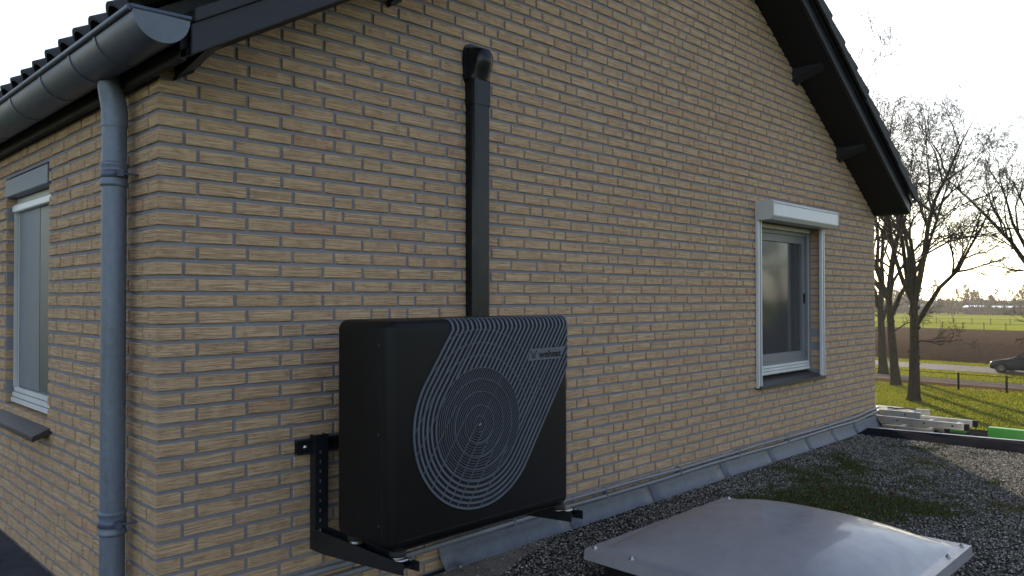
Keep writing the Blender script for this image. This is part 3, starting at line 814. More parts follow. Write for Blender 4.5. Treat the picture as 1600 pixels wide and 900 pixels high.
# ---- skylight dome
sk = thing('skylight_dome', 'opal grey acrylic skylight dome on the gravel roof in front', 'skylight')
cx_, cy_ = (DX0+DX1)/2, (DY0+DY1)/2; hx, hy = (DX1-DX0)/2, (DY1-DY0)/2
mb = MB(); n_ = 56
def dz_(u, v):
    au, av = abs(u), abs(v)
    fl = .90
    if au > fl or av > fl: return 0.0
    a = 1-(au/fl)**2.6; b = 1-(av/fl)**2.6
    return .158*(a*b)**.66
us = [math.copysign(1-(1-abs(t))**1.25, t) for t in np.linspace(-1, 1, n_+1)]
for v_ in us:
    for u_ in us: mb.v.append((cx_+hx*u_, cy_+hy*v_, DZ+dz_(u_, v_)))
for j in range(n_):
    for i in range(n_): mb.f.append((j*(n_+1)+i, j*(n_+1)+i+1, (j+1)*(n_+1)+i+1, (j+1)*(n_+1)+i)); mb.sm.append(True); mb.a.append(0)
# rim turned down
rim = [(cx_+hx*a, cy_+hy*b) for a, b in ((-1, -1), (1, -1), (1, 1), (-1, 1))]
mb.add([(x, y, DZ) for x, y in rim]+[(cx_+(x-cx_)*1.006, cy_+(y-cy_)*1.006, DZ-.055) for x, y in rim], [(i, (i+1) % 4, 4+(i+1) % 4, 4+i) for i in range(4)])
mb.build('dome', M['dome'], sk, fix=True)
MB().box(DX0+.07, DX1-.07, DY0+.07, DY1-.07, RZ-.01, DZ-.012).build('curb', M['bitumen'], sk, bevel=.01)
for a, b in ((-.95, -.95), (.95, -.95), (.95, .95), (-.95, .95), (-.95, .62), (.0, .95), (.95, .2), (-.95, -.1), (.62, -.95)):
    mb = MB(); mb.lathe([(.0, .012), (.006, .011), (.009, .007), (.010, .0), (.015, .0), (.015, -.002)], (cx_+hx*a, cy_+hy*b, DZ+.002), n=10); mb.build('screw_cap', M['steel'], sk)

# ---- two conduits along the foot of the gable
for i, (zc, yc, lab) in enumerate(((-1.302, -.020, 'upper grey conduit running along the foot of the brick gable'), (-1.338, -.030, 'lower grey conduit resting above the lead flashing'))):
    mb = MB(); pts = []; n_ = 60
    for k in range(n_+1):
        x = .1+(7.55-.1)*k/n_; pts.append((x, yc-.002*math.sin(k*.9+i), zc+.004*math.sin(k*.35+i*2)+(.0 if x < 7 else .025*((x-7)/.55)**2)))
    pts += [(7.75, yc, zc+.038), (7.89, yc-.002, zc+.040), (7.93, yc+.03, zc+.040), (7.935, .4, zc+.04)]
    mb.tube(pts, .0135, 10)
    th = tag(mb.build('wall_conduit', M['conduit']), lab, 'conduit', 'conduits along the wall foot')
    for x in (1.05, 2.02, 2.9, 3.8, 4.7, 5.6, 6.5):
        q = MB().box(x-.006, x+.006, yc-.016, -.0005, zc-.016, zc+.016); c_ = q.build('conduit_clip', M['conduit'], th)

# ---- black trunking from heat pump up the wall
tr = thing('pipe_trunking', 'black vertical pipe trunking with wall cap above the heat pump', 'trunking')
def trprof(x0, x1, d, c=.022):
    return [(x0, -.0005), (x0, -d+c), (x0+c*.35, -d+c*.35), (x0+c, -d), (x1-c, -d), (x1-c*.35, -d+c*.35), (x1, -d+c), (x1, -.0005)]
mb = MB(); mb.prism(trprof(1.668, 1.795, .075), 2, -.95, 1.06); sharp(mb.build('trunking_cover', M['trunk'], tr, fix=True), 20)
mb = MB(); mb.prism(trprof(1.664, 1.799, .079), 2, 1.055, 1.20); sharp(mb.build('coupling', M['trunk'], tr, fix=True), 20)
# wall cap: back plate with a hood that bulges forward
bm = bmesh.new(); vs_ = []
prof_side = [(-.0005, 1.385), (-.045, 1.383), (-.10, 1.365), (-.122, 1.33), (-.120, 1.285), (-.098, 1.245), (-.085, 1.195), (-.0005, 1.18)]
mb = MB(); nx_ = 9; rowsv = []
for i in range(nx_):
    t = -1+2*i/(nx_-1); xx = 1.7315+.0675*t; k = (1-abs(t)**3.2)
    for (yy, zz) in prof_side: mb.v.append((xx, yy*(.62+.38*k) if yy < -.001 else yy, 1.27+(zz-1.27)*(.93+.07*k)))
np_ = len(prof_side)
for i in range(nx_-1):
    for k in range(np_-1): mb.f.append((i*np_+k, i*np_+k+1, (i+1)*np_+k+1, (i+1)*np_+k)); mb.sm.append(True); mb.a.append(0)
mb.f += [tuple(range(np_)), tuple((nx_-1)*np_+k for k in range(np_-1, -1, -1))]; mb.sm += [False, False]; mb.a += [0, 0]
sharp(mb.build('wall_cap', M['trunk'], tr, fix=True), 38)
mb = MB(); pl_ = []
for i in range(24):
    an = 2*math.pi*i/24; ca, sa = math.cos(an), math.sin(an)
    pl_.append((1.727+.082*math.copysign(abs(ca)**.5, ca), 1.285+.118*math.copysign(abs(sa)**.5, sa)))
mb.prism(pl_, 1, -.018, -.0005, True); sharp(mb.build('cap_back_plate', M['trunk'], tr, fix=True), 30)
bm.free()

# ---- heat pump
HX0, HX1, HYB, HYF, HZ0, HZ1 = .650, 1.750, -.280, -.690, -1.051, -.114
hp = thing('heat_pump', 'black outdoor heat pump with striped teardrop grille on wall brackets', 'heat pump')
bm = bmesh.new(); bmesh.ops.create_cube(bm, size=1.0)
for v in bm.verts:
    v.co = Vector(((HX0+HX1)/2+v.co.x*(HX1-HX0), (HYB+HYF)/2+v.co.y*(HYB-HYF), (HZ0+HZ1)/2+v.co.z*(HZ1-HZ0)))
bmesh.ops.bevel(bm, geom=bm.edges[:], offset=.044, segments=7, affect='EDGES', profile=.5)
for f in bm.faces: f.smooth = True
me = bpy.data.meshes.new('casing'); bm.to_mesh(me); bm.free()
casing = obj('casing', me, M['hp'], hp)
# raised end cap seam near the left corner and base tray
MB().box(HX0+.05, HX1-.05, HYB-.03, HYF+.05, HZ0-.012, HZ0+.002).build('base_tray', M['dark'], hp)
RR = .044
CX, CZ = 1.128, -.580
A_ = R(55.5); dx, dz = math.cos(A_), math.sin(A_); nx2, nz2 = math.sin(A_), -math.cos(A_)
RFAN, ROUT = .250, .366
def face(x, z, h):
    """front face, rolling over the rounded top edge"""
    zl = HZ1-RR
    if z <= zl: return Vector((x, HYF-h, z))
    ph = (z-zl)/RR
    if ph < math.pi/2: return Vector((x, HYF+RR-(RR+h)*math.cos(ph), zl+(RR+h)*math.sin(ph)))
    return Vector((x, HYF+RR+(z-zl-RR*math.pi/2), HZ1+h))
def ribbon(mb, pts, w, h, hb=-.002):
    """pts in face coordinates; flat bar with side walls"""
    if len(pts) < 2: return
    L = []
    for i, p in enumerate(pts):
        q0, q1 = pts[max(i-1, 0)], pts[min(i+1, len(pts)-1)]
        tx, tz = q1[0]-q0[0], q1[1]-q0[1]; l = math.hypot(tx, tz) or 1
        sx, sz = -tz/l*w/2, tx/l*w/2
        if p[1] > HZ1-RR: sx, sz = math.copysign(w/2, sx), 0
        for (s, hh) in ((-1, hb), (-1, h), (1, h), (1, hb)): L.append(face(p[0]+s*sx, p[1]+s*sz, hh))
    n = len(pts)
    mb.add(L, [(i*4+k, i*4+k+1, (i+1)*4+k+1, (i+1)*4+k) for i in range(n-1) for k in range(3)]+[(3, 2, 1, 0), (4*n-4, 4*n-3, 4*n-2, 4*n-1)])
ZL = HZ1-RR; ZEND = ZL+RR*math.pi/2+.006; XR = HX1-.022
LOGO = (1.435, 1.676, -.319, -.262)
def leg(off, t0, up=True):
    """straight leg at signed offset from the axis, starting at distance t0 along the axis direction"""
    pts = []; t = t0
    while True:
        x = CX+nx2*off+dx*t; z = CZ+nz2*off+dz*t
        if x > XR:
            break
        if z >= ZL:
            t2 = (ZL-CZ-nz2*off)/dz; xx = CX+nx2*off+dx*t2
            pts.append((xx, ZL))
            for k in range(1, 9): pts.append((xx, ZL+(ZEND-ZL)*k/8))
            break
        pts.append((x, z)); t += .004
        if t > 2: break
    return pts
def uarc(r, n=48):
    """lower left half circle from +offset side round to -offset side"""
    out = []
    for i in range(n+1):
        th = -math.pi*i/n   # from +n through -d to -n
        c, s = math.cos(th), math.sin(th)
        out.append((CX+r*(nx2*c+dx*s), CZ+r*(nz2*c+dz*s)))
    return out
PITCH = (ROUT-RFAN)/5
def cutlogo(pts):
    """drop the stretch under the name plate"""
    segs = [[]]
    for p in pts:
        sh = (p[1]-LOGO[2])/(LOGO[3]-LOGO[2])*.028
        if LOGO[0]+sh < p[0] < LOGO[1]+sh-.01 and LOGO[2] < p[1] < LOGO[3]: segs.append([])
        else: segs[-1].append(p)
    return [s for s in segs if len(s) > 1]
for i in range(6):
    r = RFAN+PITCH*i
    a = leg(r, .0)[::-1]; b = leg(-r, .0)
    mb = MB(); ribbon(mb, a[:-1]+uarc(r)+b[1:], .0095 if i not in (0,) else .007, .006); mb.build('grille_bar', M['hpbar'], hp, fix=True)
nleg = int(RFAN/PITCH)
for k in range(-nleg, nleg+1):
    off = k*PITCH
    if abs(off) > RFAN-.004: continue
    t0 = math.sqrt(RFAN**2-off**2)
    pts = []
    for p in zip(*[iter(leg(off, t0))]): pts.append(p[0])
    for sg in cutlogo(pts):
        mb = MB(); ribbon(mb, sg, .0098, .006); mb.build('grille_bar', M['hpbar'], hp, fix=True)
# fine guard inside the fan circle
mb = MB(); FP = PITCH/2
k = 1
while k*FP < RFAN-.004:
    r = k*FP; t1 = math.sqrt(max(0, RFAN**2-r*r))
    up_ = lambda o: [(CX+nx2*o+dx*t1*q/6, CZ+nz2*o+dz*t1*q/6) for q in range(7)]
    ribbon(mb, up_(r)[::-1][:-1]+uarc(r, 28)+up_(-r)[1:], .0028, .0030); k += 1
ribbon(mb, [(CX+dx*RFAN*q/6, CZ+dz*RFAN*q/6) for q in range(7)], .0042, .0035)
mb.build('fan_guard', M['hpbar'], hp, fix=True)
mb = MB()
def ring(r, n=72, a0=0, a1=2*math.pi):
    pts = [(CX+r*math.cos(a0+(a1-a0)*i/n), CZ+r*math.sin(a0+(a1-a0)*i/n)) for i in range(n+1)]
    seg = []
    for p in pts:
        o = (p[0]-CX)*nx2+(p[1]-CZ)*nz2
        ok = abs(o) < ROUT and p[1] < ZL and p[0] < XR and not (LOGO[0]-.01 < p[0] < LOGO[1]+.03 and LOGO[2]-.005 < p[1] < LOGO[3]+.005)
        if ok: seg.append(p)
        else:
            if len(seg) > 1: ribbon(mb, seg, .0026, .0068)
            seg = []
    if len(seg) > 1: ribbon(mb, seg, .0026, .0068)
for r in (.036, .085, .145, .20): ring(r)
ring(RFAN, 90)
for r in (.305, .36, .42): ring(r, 72, R(10), R(135))
for o in (-.30, -.24, -.165, -.09, -.015, .035, .085, .14, .21):
    tmax = -math.sqrt(max(0, ROUT**2-o*o))
    ribbon(mb, [(CX+nx2*o+dx*tmax*(1-q/8.0), CZ+nz2*o+dz*tmax*(1-q/8.0)) for q in range(9)], .0026, .0068)
mb.build('guard_ribs', M['hpbar'], hp, fix=True)
mb = MB(); ribbon(mb, [(CX-.006, CZ-.004), (CX+.007, CZ+.002)], .006, .008); hub = mb.build('hub_badge', M['steel'], hp, fix=True)
# recess behind bars: slightly raised matt black sheet in the drop shape
mb = MB()
pl_ = uarc(ROUT, 40)
lt = leg(-ROUT, 0)
pl2 = [p for p in lt if p[1] <= ZL]
rt = [p for p in leg(ROUT, 0)]
poly = pl_+pl2[1:]+[(XR, ZL), rt[-1]]+rt[::-1][1:-1]
mb.add([face(x, z, .0012) for x, z in poly], [tuple(range(len(poly)))]); mb.build('grille_backing', M['dark'], hp, fix=True)
mb = MB(); xa = lt[-1][0]
v = []
for q in range(9):
    zz = ZL+(ZEND-ZL)*q/8; v += [face(xa, zz, .0012), face(XR, zz, .0012)]
mb.add(v, [(2*q, 2*q+1, 2*q+3, 2*q+2) for q in range(8)], True); mb.build('grille_backing', M['dark'], hp, fix=True)
# name plate with lettering
mb = MB(); v = [(LOGO[0], LOGO[2]), (LOGO[1], LOGO[2]), (LOGO[1]+.024, LOGO[3]), (LOGO[0]+.028, LOGO[3])]
mb.add([(x, HYF-.0066, z) for x, z in v]+[(x, HYF+.001, z) for x, z in v], [(0, 1, 2, 3), (0, 4, 5, 1), (1, 5, 6, 2), (2, 6, 7, 3), (3, 7, 4, 0)])
plate = mb.build('name_plate', M['hpbar'], hp, fix=True)
cu = bpy.data.curves.new('lettering', 'FONT'); cu.body = 'weheat'; cu.size = .0585; cu.extrude = .0004; cu.offset = .0014
to = bpy.data.objects.new('lettering', cu); COL.objects.link(to)
bpy.context.view_layer.update()
me = bpy.data.meshes.new_from_object(to.evaluated_get(bpy.context.evaluated_depsgraph_get()))
bpy.data.objects.remove(to)
xsm = [v.co.x for v in me.vertices]; wtx = max(xsm)-min(xsm)
for v in me.vertices:
    x, y, z = v.co; v.co = (1.512+(x-min(xsm))*(.164/wtx), HYF-.0072-z, -.3075+y*.82)
me.materials.clear(); obj('lettering', me, M['dark'], plate)
mb = MB(); ex, ez_ = 1.477, -.3075
for s in (-1, 1):
    mb.add([(ex+s*.026, HYF-.0072, ez_+.034), (ex+s*.020, HYF-.0072, ez_+.036), (ex+s*.0085, HYF-.0072, ez_+.022), (ex+s*.006, HYF-.0072, ez_-.001), (ex+s*.0105, HYF-.0072, ez_-.001), (ex+s*.0125, HYF-.0072, ez_+.020)], [(0, 1, 2, 3, 4, 5)])
mb.add([(ex-.004, HYF-.0072, ez_-.001), (ex+.004, HYF-.0072, ez_-.001), (ex+.0015, HYF-.0072, ez_+.026), (ex-.0015, HYF-.0072, ez_+.026)], [(0, 1, 2, 3)])
mb.build('emblem', M['dark'], plate)
# sheet joints and their screws
MB().box(HX0-.0008, HX0+.001, HYF+.060, HYF+.064, HZ0+.05, HZ1-.05).build('panel_seam', M['dark'], hp)
MB().box(HX0+.046, HX1-.046, HYF-.0008, HYF+.001, HZ0+.046, HZ0+.049).build('panel_seam', M['dark'], hp)
for zz in (HZ0+.10, HZ0+.47, HZ1-.10):
    mb = MB(); mb.lathe([(0, -.003), (.005, -.0028), (.007, .001)], (HX0, HYF+.085, zz), axis='x', n=10); mb.build('screw', M['bracket'], hp)
# feet
for fx_ in (HX0+.075, HX1-.03):
    for fy in (HYF+.055, HYB-.05):
        mb = MB(); mb.lathe([(.0, HZ0-.002), (.034, HZ0-.002), (.037, HZ0-.022), (.031, HZ0-.030), (0, HZ0-.030)], (fx_, fy, 0), n=16); ft = mb.build('foot', M['rubber'], hp)
        mb = MB(); mb.lathe([(0, HZ0-.030), (.026, HZ0-.030), (.027, HZ0-.036), (.0, HZ0-.036)], (fx_, fy, 0), n=14); mb.build('washer', M['steel'], ft)
# ---- wall bracket that carries it
br = thing('wall_bracket', 'black steel wall bracket with two arms under the heat pump', 'bracket')
mb = MB(); v = [(-.006, -.672), (-.036, -.672), (-.036, -.682), (-.012, -.682), (-.012, -.728), (-.036, -.728), (-.036, -.738), (-.006, -.738)]
mb.prism(v, 0, .612, 1.86); mb.build('wall_rail', M['bracket'], br, fix=True)
AT = HZ0-.036
for ax in (.690, 1.728):
    mb = MB(); w_ = .068; t = .004
    mb.prism([(ax, -.010), (ax, -.055), (ax+w_, -.055), (ax+w_, -.010), (ax+w_-t, -.010), (ax+w_-t, -.055+t), (ax+t, -.055+t), (ax+t, -.010)], 2, -1.185, -.655)
    up = mb.build('upright', M['bracket'], br, fix=True)
    for q in range(9):
        zz = -.74-q*.045; MB().box(ax+.022, ax+.030, -.0565, -.0552, zz, zz+.014).build('slot', M['alu'], up)
    mb = MB()
    for s in (0, 1):
        xa_ = ax if s == 0 else ax+w_-t
        mb.prism([(-.056, AT), (-.056, -1.185), (-.12, -1.185), (-.715, AT-.046), (-.715, AT)] if s == 0 else [(-.056, AT), (-.056, -1.175), (-.735, AT-.040), (-.735, AT)], 0, xa_, xa_+t)
    mb.prism([(-.056, AT-.022), (-.056, AT-.026), (-.70, AT-.026), (-.70, AT-.022)], 0, ax+t, ax+w_-t)
    arm = mb.build('arm', M['bracket'], br, fix=True)
    for (yy) in (-.655, -.335):
        mb = MB(); mb.lathe([(0, AT+.002), (.031, AT+.002), (.031, AT-.006), (0, AT-.006)], (ax+.035, yy, 0), n=16); mb.build('bolt_plate', M['steel'], arm)
    mb = MB(); mb.lathe([(0, -.063), (.009, -.063), (.009, -.055), (.013, -.055)], (ax+.016, 0, -1.10), axis='y', n=6); mb.build('bolt', M['steel'], arm)
    for bx in (ax-.04, ax+.034):
        mb = MB(); mb.lathe([(0, -.045), (.008, -.045), (.008, -.036), (.012, -.035)], (bx, 0, -.705), axis='y', n=6); mb.build('bolt', M['steel'], up)
    mb = MB(); mb.tube([(ax+.05, -.70, AT+.002), (ax+.05, -.70, AT+.010)], .008, 6); mb.build('bolt', M['steel'], arm)

# ------------------------------------------------------------------ canopy with ladder and green channel beyond the roof edge
cp = thing('low_canopy', 'low grey canopy hidden behind the dark roof border', 'canopy')
MB().box(7.92, 9.4, -4.2, 6, -1.68, -1.62).build('canopy_sheet', M['bitumen'], cp)
for yy in (-2.2, -1.25, -.62, -.2, 1.2, 2.6): MB().box(7.96, 8.75, yy, yy+.07, -1.62, -1.536).build('bearer', M['wood'], cp)
for yy in (-3.9, .5, 5.6):
    MB().box(9.2, 9.3, yy, yy+.1, -5, -1.68).build('post', M['wood'], cp); MB().box(7.98, 8.08, yy, yy+.1, -5, -1.68).build('post', M['wood'], cp)
CZT = -1.535
def rail(mb, xa, y_a, y_b, za, zb, wdt):
    t = .006
    mb.prism([(xa, za), (xa+wdt, za), (xa+wdt, za+t), (xa+t, za+t), (xa+t, zb-t), (xa+wdt, zb-t), (xa+wdt, zb), (xa, zb)], 1, y_a, y_b)
def ladder(name, label, x0_, wid, yA, yB, za, zb, capm):
    L = thing(name, label, 'ladder', 'aluminium ladders stacked at the roof edge')
    for xx in (x0_, x0_+wid-.03):
        mb = MB(); rail(mb, xx, yA, yB, za, zb, .03); r_ = mb.build('side_rail', M['alu'], L, fix=True)
        q = MB().box(xx-.004, xx+.034, yA-.03, yA+.02, za-.002, zb+.003); q.build('end_cap', capm, r_, bevel=.004)
    y = yA+.13
    while y < yB:
        mb = MB(); mb.tube([(x0_+.02, y, (za+zb)/2), (x0_+wid-.02, y, (za+zb)/2)], .016, 10); mb.build('rung', M['alu'], L)
        mb = MB(); mb.lathe([(0, -.004), (.009, -.004), (.011, .001)], (x0_, y, (za+zb)/2), axis='x', n=8); mb.build('rivet', M['dark'], L)
        y += .28
    return L
ladder('ladder', 'lowest aluminium ladder of the stack beyond the roof edge', 8.00, .42, -.58, 3.2, CZT+.002, CZT+.070, M['rubber'])
ladder('ladder', 'middle aluminium ladder of the stack with black end caps, reaching farthest right', 8.06, .36, -.86, 3.0, CZT+.090, CZT+.160, M['rubber'])
ladder('ladder', 'topmost short aluminium ladder of the stack close to the wall corner', 8.01, .34, -.40, 2.8, CZT+.175, CZT+.240, M['alu'])
mb = MB(); random.seed(3)
pts = [(8.14+random.uniform(-.05, .05), -.05-.05*i+random.uniform(-.02, .02), CZT+.250+random.uniform(0, .016)) for i in range(7)]
mb.tube(pts, .008, 7); tag(mb.build('strap', M['rubber']), 'black strap lying on the stacked ladders', 'strap')
gc = thing('green_channel', 'bright green metal channel with round hole at the right roof edge', 'channel')
mb = MB(); rail(mb, 8.25, -2.6, -1.02, CZT+.002, CZT+.125, .10); mb.build('channel', M['green'], gc, fix=True)
for yy in (-1.42, -1.85, -2.3):
    mb = MB(); mb.lathe([(0, -.001), (.022, -.001), (.024, .001)], (8.249, yy, CZT+.075), axis='x', n=16); mb.build('hole', M['dark'], gc)
mb = MB(); mb.lathe([(.0, 0), (.07, 0), (.075, .03), (.06, .055), (.055, .03), (0, .03)], (8.55, -.66, CZT+.04), n=18)
mb.box(8.46, 8.64, -.74, -.58, CZT-.002, CZT+.04); tag(mb.build('green_tub', M['green'], None, fix=True), 'small green tub behind the ladder ends', 'tub')

# ------------------------------------------------------------------ fences
random.seed(11)
fn = thing('garden_fence', 'low dark post and rail fence between lawn and path', 'fence')
for t in np.arange(-20, 40, 2.28):
    x, y = along(45.35, t+1.5)
    mb = MB(); h_ = random.uniform(.92, 1.0)
    mb.lathe([(.055, 0), (.052, h_-.02), (.035, h_), (0, h_)], (x, y, GZ+.01), n=8); mb.build('post', M['fence'], fn)
for hh in (.86, .45):
    a, b = along(45.35, -20), along(45.35, 42)
    mb = MB(); mb.tube([(*a, GZ+hh), (*b, GZ+hh)], .018 if hh > .5 else .008, 6); mb.build('rail', M['fence'], fn)
for (xx, lab, gp_) in ((129.5, 'thin post fence between brown field and green meadow', 2.9), (158.0, 'farther thin post fence across the sunlit meadow', 3.1)):
    fn = thing('meadow_fence', lab, 'fence')
    for t in np.arange(-10, 90, gp_):
        x, y = along(xx, t); mb = MB(); mb.tube([(x, y, GZ), (x+random.uniform(-.05, .05), y, GZ+1.2)], .05, 5); mb.build('post', M['fence'], fn)
    a, b = along(xx, -12), along(xx, 92)
    mb = MB(); mb.tube([(*a, GZ+1.0), (*b, GZ+1.0)], .02, 4); mb.build('wire', M['fence'], fn)

# ------------------------------------------------------------------ trees
def grow(seed, base, H, r0, fork, limbs, spread, lean=(0, 0), dens=1.2, twig=.0072):
    rng = random.Random(seed); big = []; small = []; leaves = []
    def rv(s): return Vector((rng.gauss(0, s), rng.gauss(0, s), rng.gauss(0, s)))
    def branch(p, d, L, r, lev):
        n = (5, 7, 5, 4, 3)[min(lev, 4)]; pts = [p.copy()]; rad = [r]; dirs = []
        end = r*(.62, .08, .2, .4, .6)[min(lev, 4)]
        for i in range(n):
            d = (d+rv((.03, .13, .17, .2, .22)[min(lev, 4)])+Vector((0, 0, (.0, .07, .05, .03, .02)[min(lev, 4)]))).normalized()
            p = p+d*(L/n); pts.append(p.copy()); rad.append(max(twig, r+(end-r)*(i+1)/n)); dirs.append(d.copy())
        (big if lev < 2 else small).append((pts, rad, lev))
        return pts, rad, dirs
    def kids(pts, rad, dirs, L, lev):
        if lev > 4: return
        cnt = {1: int(9*dens), 2: int(8*dens), 3: int(6*dens), 4: 3}[lev]
        for c in range(cnt):
            t = rng.uniform(.22 if lev < 3 else .1, 1.0); f = t*(len(pts)-1); i = min(int(f), len(pts)-2)
            p = pts[i].lerp(pts[i+1], f-i); d0 = dirs[min(i, len(dirs)-1)]
            ax = d0.cross(rv(1)).normalized()
            d = Matrix.Rotation(rng.uniform(.45, .95), 3, ax) @ d0
            Lc = L*rng.uniform(.30, .58)*(1.15-.45*t); r = min(rad[i]*.6, {1: .06, 2: .03, 3: .016, 4: .009}[lev])
            a, b, c_ = branch(p, d, Lc, max(r, twig), lev+1)
            if lev+1 < 4 or (lev+1 == 4 and Lc > .35): kids(a, b, c_, Lc, lev+1)
            if lev+1 >= 4 and rng.random() < .006: leaves.append(a[-1])
    b0 = Vector(base)
    tp, tr_, td = branch(b0, Vector((lean[0], lean[1], 1)).normalized(), fork, r0, 0)
    top = tp[-1]
    for i in range(limbs):
        an = 2*math.pi*(i+rng.uniform(-.3, .3))/limbs; tl = rng.uniform(*spread)
        d = Vector((math.cos(an)*math.sin(tl), math.sin(an)*math.sin(tl), math.cos(tl)))
        st = tp[-1] if i < limbs-1 or limbs < 4 else tp[-2]
        L = (H-fork)*rng.uniform(.75, 1.05)
        a, b, c = branch(st-Vector((0, 0, rng.uniform(0, .5))), d, L, r0*rng.uniform(.42, .6), 1)
        kids(a, b, c, L, 1)
    for i in range(2):      # low side branches and knobs on the stem
        an = rng.uniform(0, 6.28); p = tp[3+i % 2]
        a, b, c = branch(p, Vector((math.cos(an), math.sin(an), .35)).normalized(), 2.6, .05, 2); kids(a, b, c, 2.6, 2)
    return big, small, leaves, tp
def tree(label, seed, base, **kw):
    T = thing('bare_tree', label, 'tree', 'bare trees along the road')
    big, small, leaves, tp = grow(seed, base, **kw)
    mb = MB()
    for i, (p, r, lev) in enumerate(big):
        if lev == 0:
            p = [p[0]-Vector((0, 0, .1)), p[0]+Vector((0, 0, .25))]+p[1:]; r = [r[0]*1.45, r[0]*1.1]+r[1:]
        mb.tube(p, r, 9 if lev == 0 else 7)
    rng = random.Random(seed+1)
    for i in range(7):
        q = tp[2+i % 4]; a = rng.uniform(0, 6.28); rr = kw['r0']*.85
        c = q+Vector((math.cos(a)*rr*.8, math.sin(a)*rr*.8, rng.uniform(-.4, .4))); s = kw['r0']*rng.uniform(.25, .5)
        mb.lathe([(0, -s), (s*.7, -s*.6), (s, 0), (s*.7, s*.6), (0, s)], c, n=7)
    mb.build('trunk', M['bark'], T)
    mb = MB()
    for p, r, lev in small: mb.tube(p, r, 4 if lev < 3 else 3, cap=False)
    cr = mb.build('crown', M['twig'], T)
    if leaves:
        mb = MB()
        for p in leaves:
            s = rng.uniform(.03, .055); a = rng.uniform(0, 6.28); b = rng.uniform(-1, 1)
            u = Vector((math.cos(a), math.sin(a), b))*s; v = Vector((-math.sin(a), math.cos(a), rng.uniform(-1, 1)))*s*.6
            mb.add([p-u, p+v, p+u, p-v], [(0, 1, 2, 3)])
        mb.build('leaves', M['deadleaf'], T)
    return T
tree('nearest bare tree of three, standing on the lawn inside the fence', 5, (38.75, 9.1, GZ), H=15.2, r0=.27, fork=4.7, limbs=6, spread=(.2, .95), dens=1.0)
tree('second bare tree, its trunk just behind the nearest one', 8, (45.1, 12.0, GZ), H=15.5, r0=.26, fork=5.0, limbs=5, spread=(.15, .6))
tree('farthest bare tree of three, trunk against the house edge', 21, (51.6, 14.9, GZ), H=15, r0=.29, fork=4.6, limbs=5, spread=(.2, .7))
tree('bare tree whose branches reach in from the right edge', 33, (48.6, 5.0, GZ), H=15.6, r0=.32, fork=4.6, limbs=8, spread=(.2, 1.15), dens=1.1)
tree('bare tree out of view, mirrored in the gable window', 41, (36.0, -14.0, GZ), H=14, r0=.32, fork=3.4, limbs=5, spread=(.25, .8), dens=.75)

# far wood: one mass of bare crowns
rng = random.Random(77); mb = MB()
def far_tree(x, y, h, wd, nb=210):
    mb.tube([(x, y, GZ), (x, y, GZ+h*.5)], [.22, .12], 4, cap=False)
    for i in range(nb):
        a = rng.uniform(0, 6.28); t = rng.random()**.8; zz = GZ+h*(.10+.9*t); rr = wd*math.sqrt(rng.random())*math.sin(math.pi*min(.97, .22+.74*t))
        p = Vector((x+rr*math.cos(a), y+rr*math.sin(a), zz)); L = rng.uniform(.5, 1.5)
        d = Vector((math.cos(a)*.6+rng.gauss(0, .3), math.sin(a)*.6+rng.gauss(0, .3), 1)).normalized()*L
        s = Vector((-d.y, d.x, 0)).normalized()*rng.uniform(.08, .24)
        mb.add([p-s, p+s, p+d], [(0, 1, 2)])
for i in range(230):
    t = rng.uniform(-30, 190); dd = rng.uniform(0, 60)
    x, y = along(268+dd, t+.12*dd)
    far_tree(x, y, rng.uniform(5, 9.5)*(1.25 if rng.random() < .12 else 1), rng.uniform(1.6, 3.4))
for i in range(230):   # hedge along its foot
    t = rng.uniform(-30, 190); x, y = along(262+rng.uniform(0, 4), t); far_tree(x, y, rng.uniform(2.2, 4.6), rng.uniform(1.5, 3.0), 150)
for i in range(90):    # low scrub in front of the sheds
    t = rng.uniform(10, 110); x, y = along(246+rng.uniform(0, 4), t); far_tree(x, y, rng.uniform(1.2, 2.2), rng.uniform(1.2, 2.4), 110)
tag(mb.build('far_wood', M['farwood']), 'distant belt of bare trees along the horizon', 'wood', kind='stuff')
tl_ = thing('meadow_tree', 'lone rounded bare tree in the far meadow near the right edge', 'tree')
mbk, mb = mb, MB(); rng = random.Random(5); far_tree(*along(196, 28.5), 9.5, 4.2); far_tree(*along(197, 29.5), 8.5, 3.6); mb.build('crown', M['farwood'], tl_)

# far sheds with pale roofs
def shed(label, x, t, L, D, h, rh):
    s = thing('far_shed', label, 'shed', 'sheds by the far wood'); a = along(x, t)
    MB().box(a[0], a[0]+D, a[1], a[1]+L, GZ, GZ+h).build('wall', M['farwall'], s)
    mb = MB(); mb.prism([(a[0]-.4, GZ+h), (a[0]+D/2, GZ+h+rh), (a[0]+D+.4, GZ+h), (a[0]+D/2, GZ+h+rh-.2)], 1, a[1]-.4, a[1]+L+.4); mb.build('roof', M['greenroof'], s, fix=True)
    k = 0
    while k*4+2 < L:
        MB().box(a[0]-.03, a[0]-.001, a[1]+k*4+1, a[1]+k*4+2.6, GZ+1, GZ+2).build('window', M['glass'], s); k += 1
shed('short shed with bright roof left of the gap in the wood', 252, 57.5, 4.6, 5, 2.1, .5)
shed('longest shed with bright roof, right of the gap in the wood', 251, 45.5, 9.0, 5, 2.0, .55)
shed('small pale shed near the nearest trunk', 253, 75, 3.2, 4, 2.0, .6)

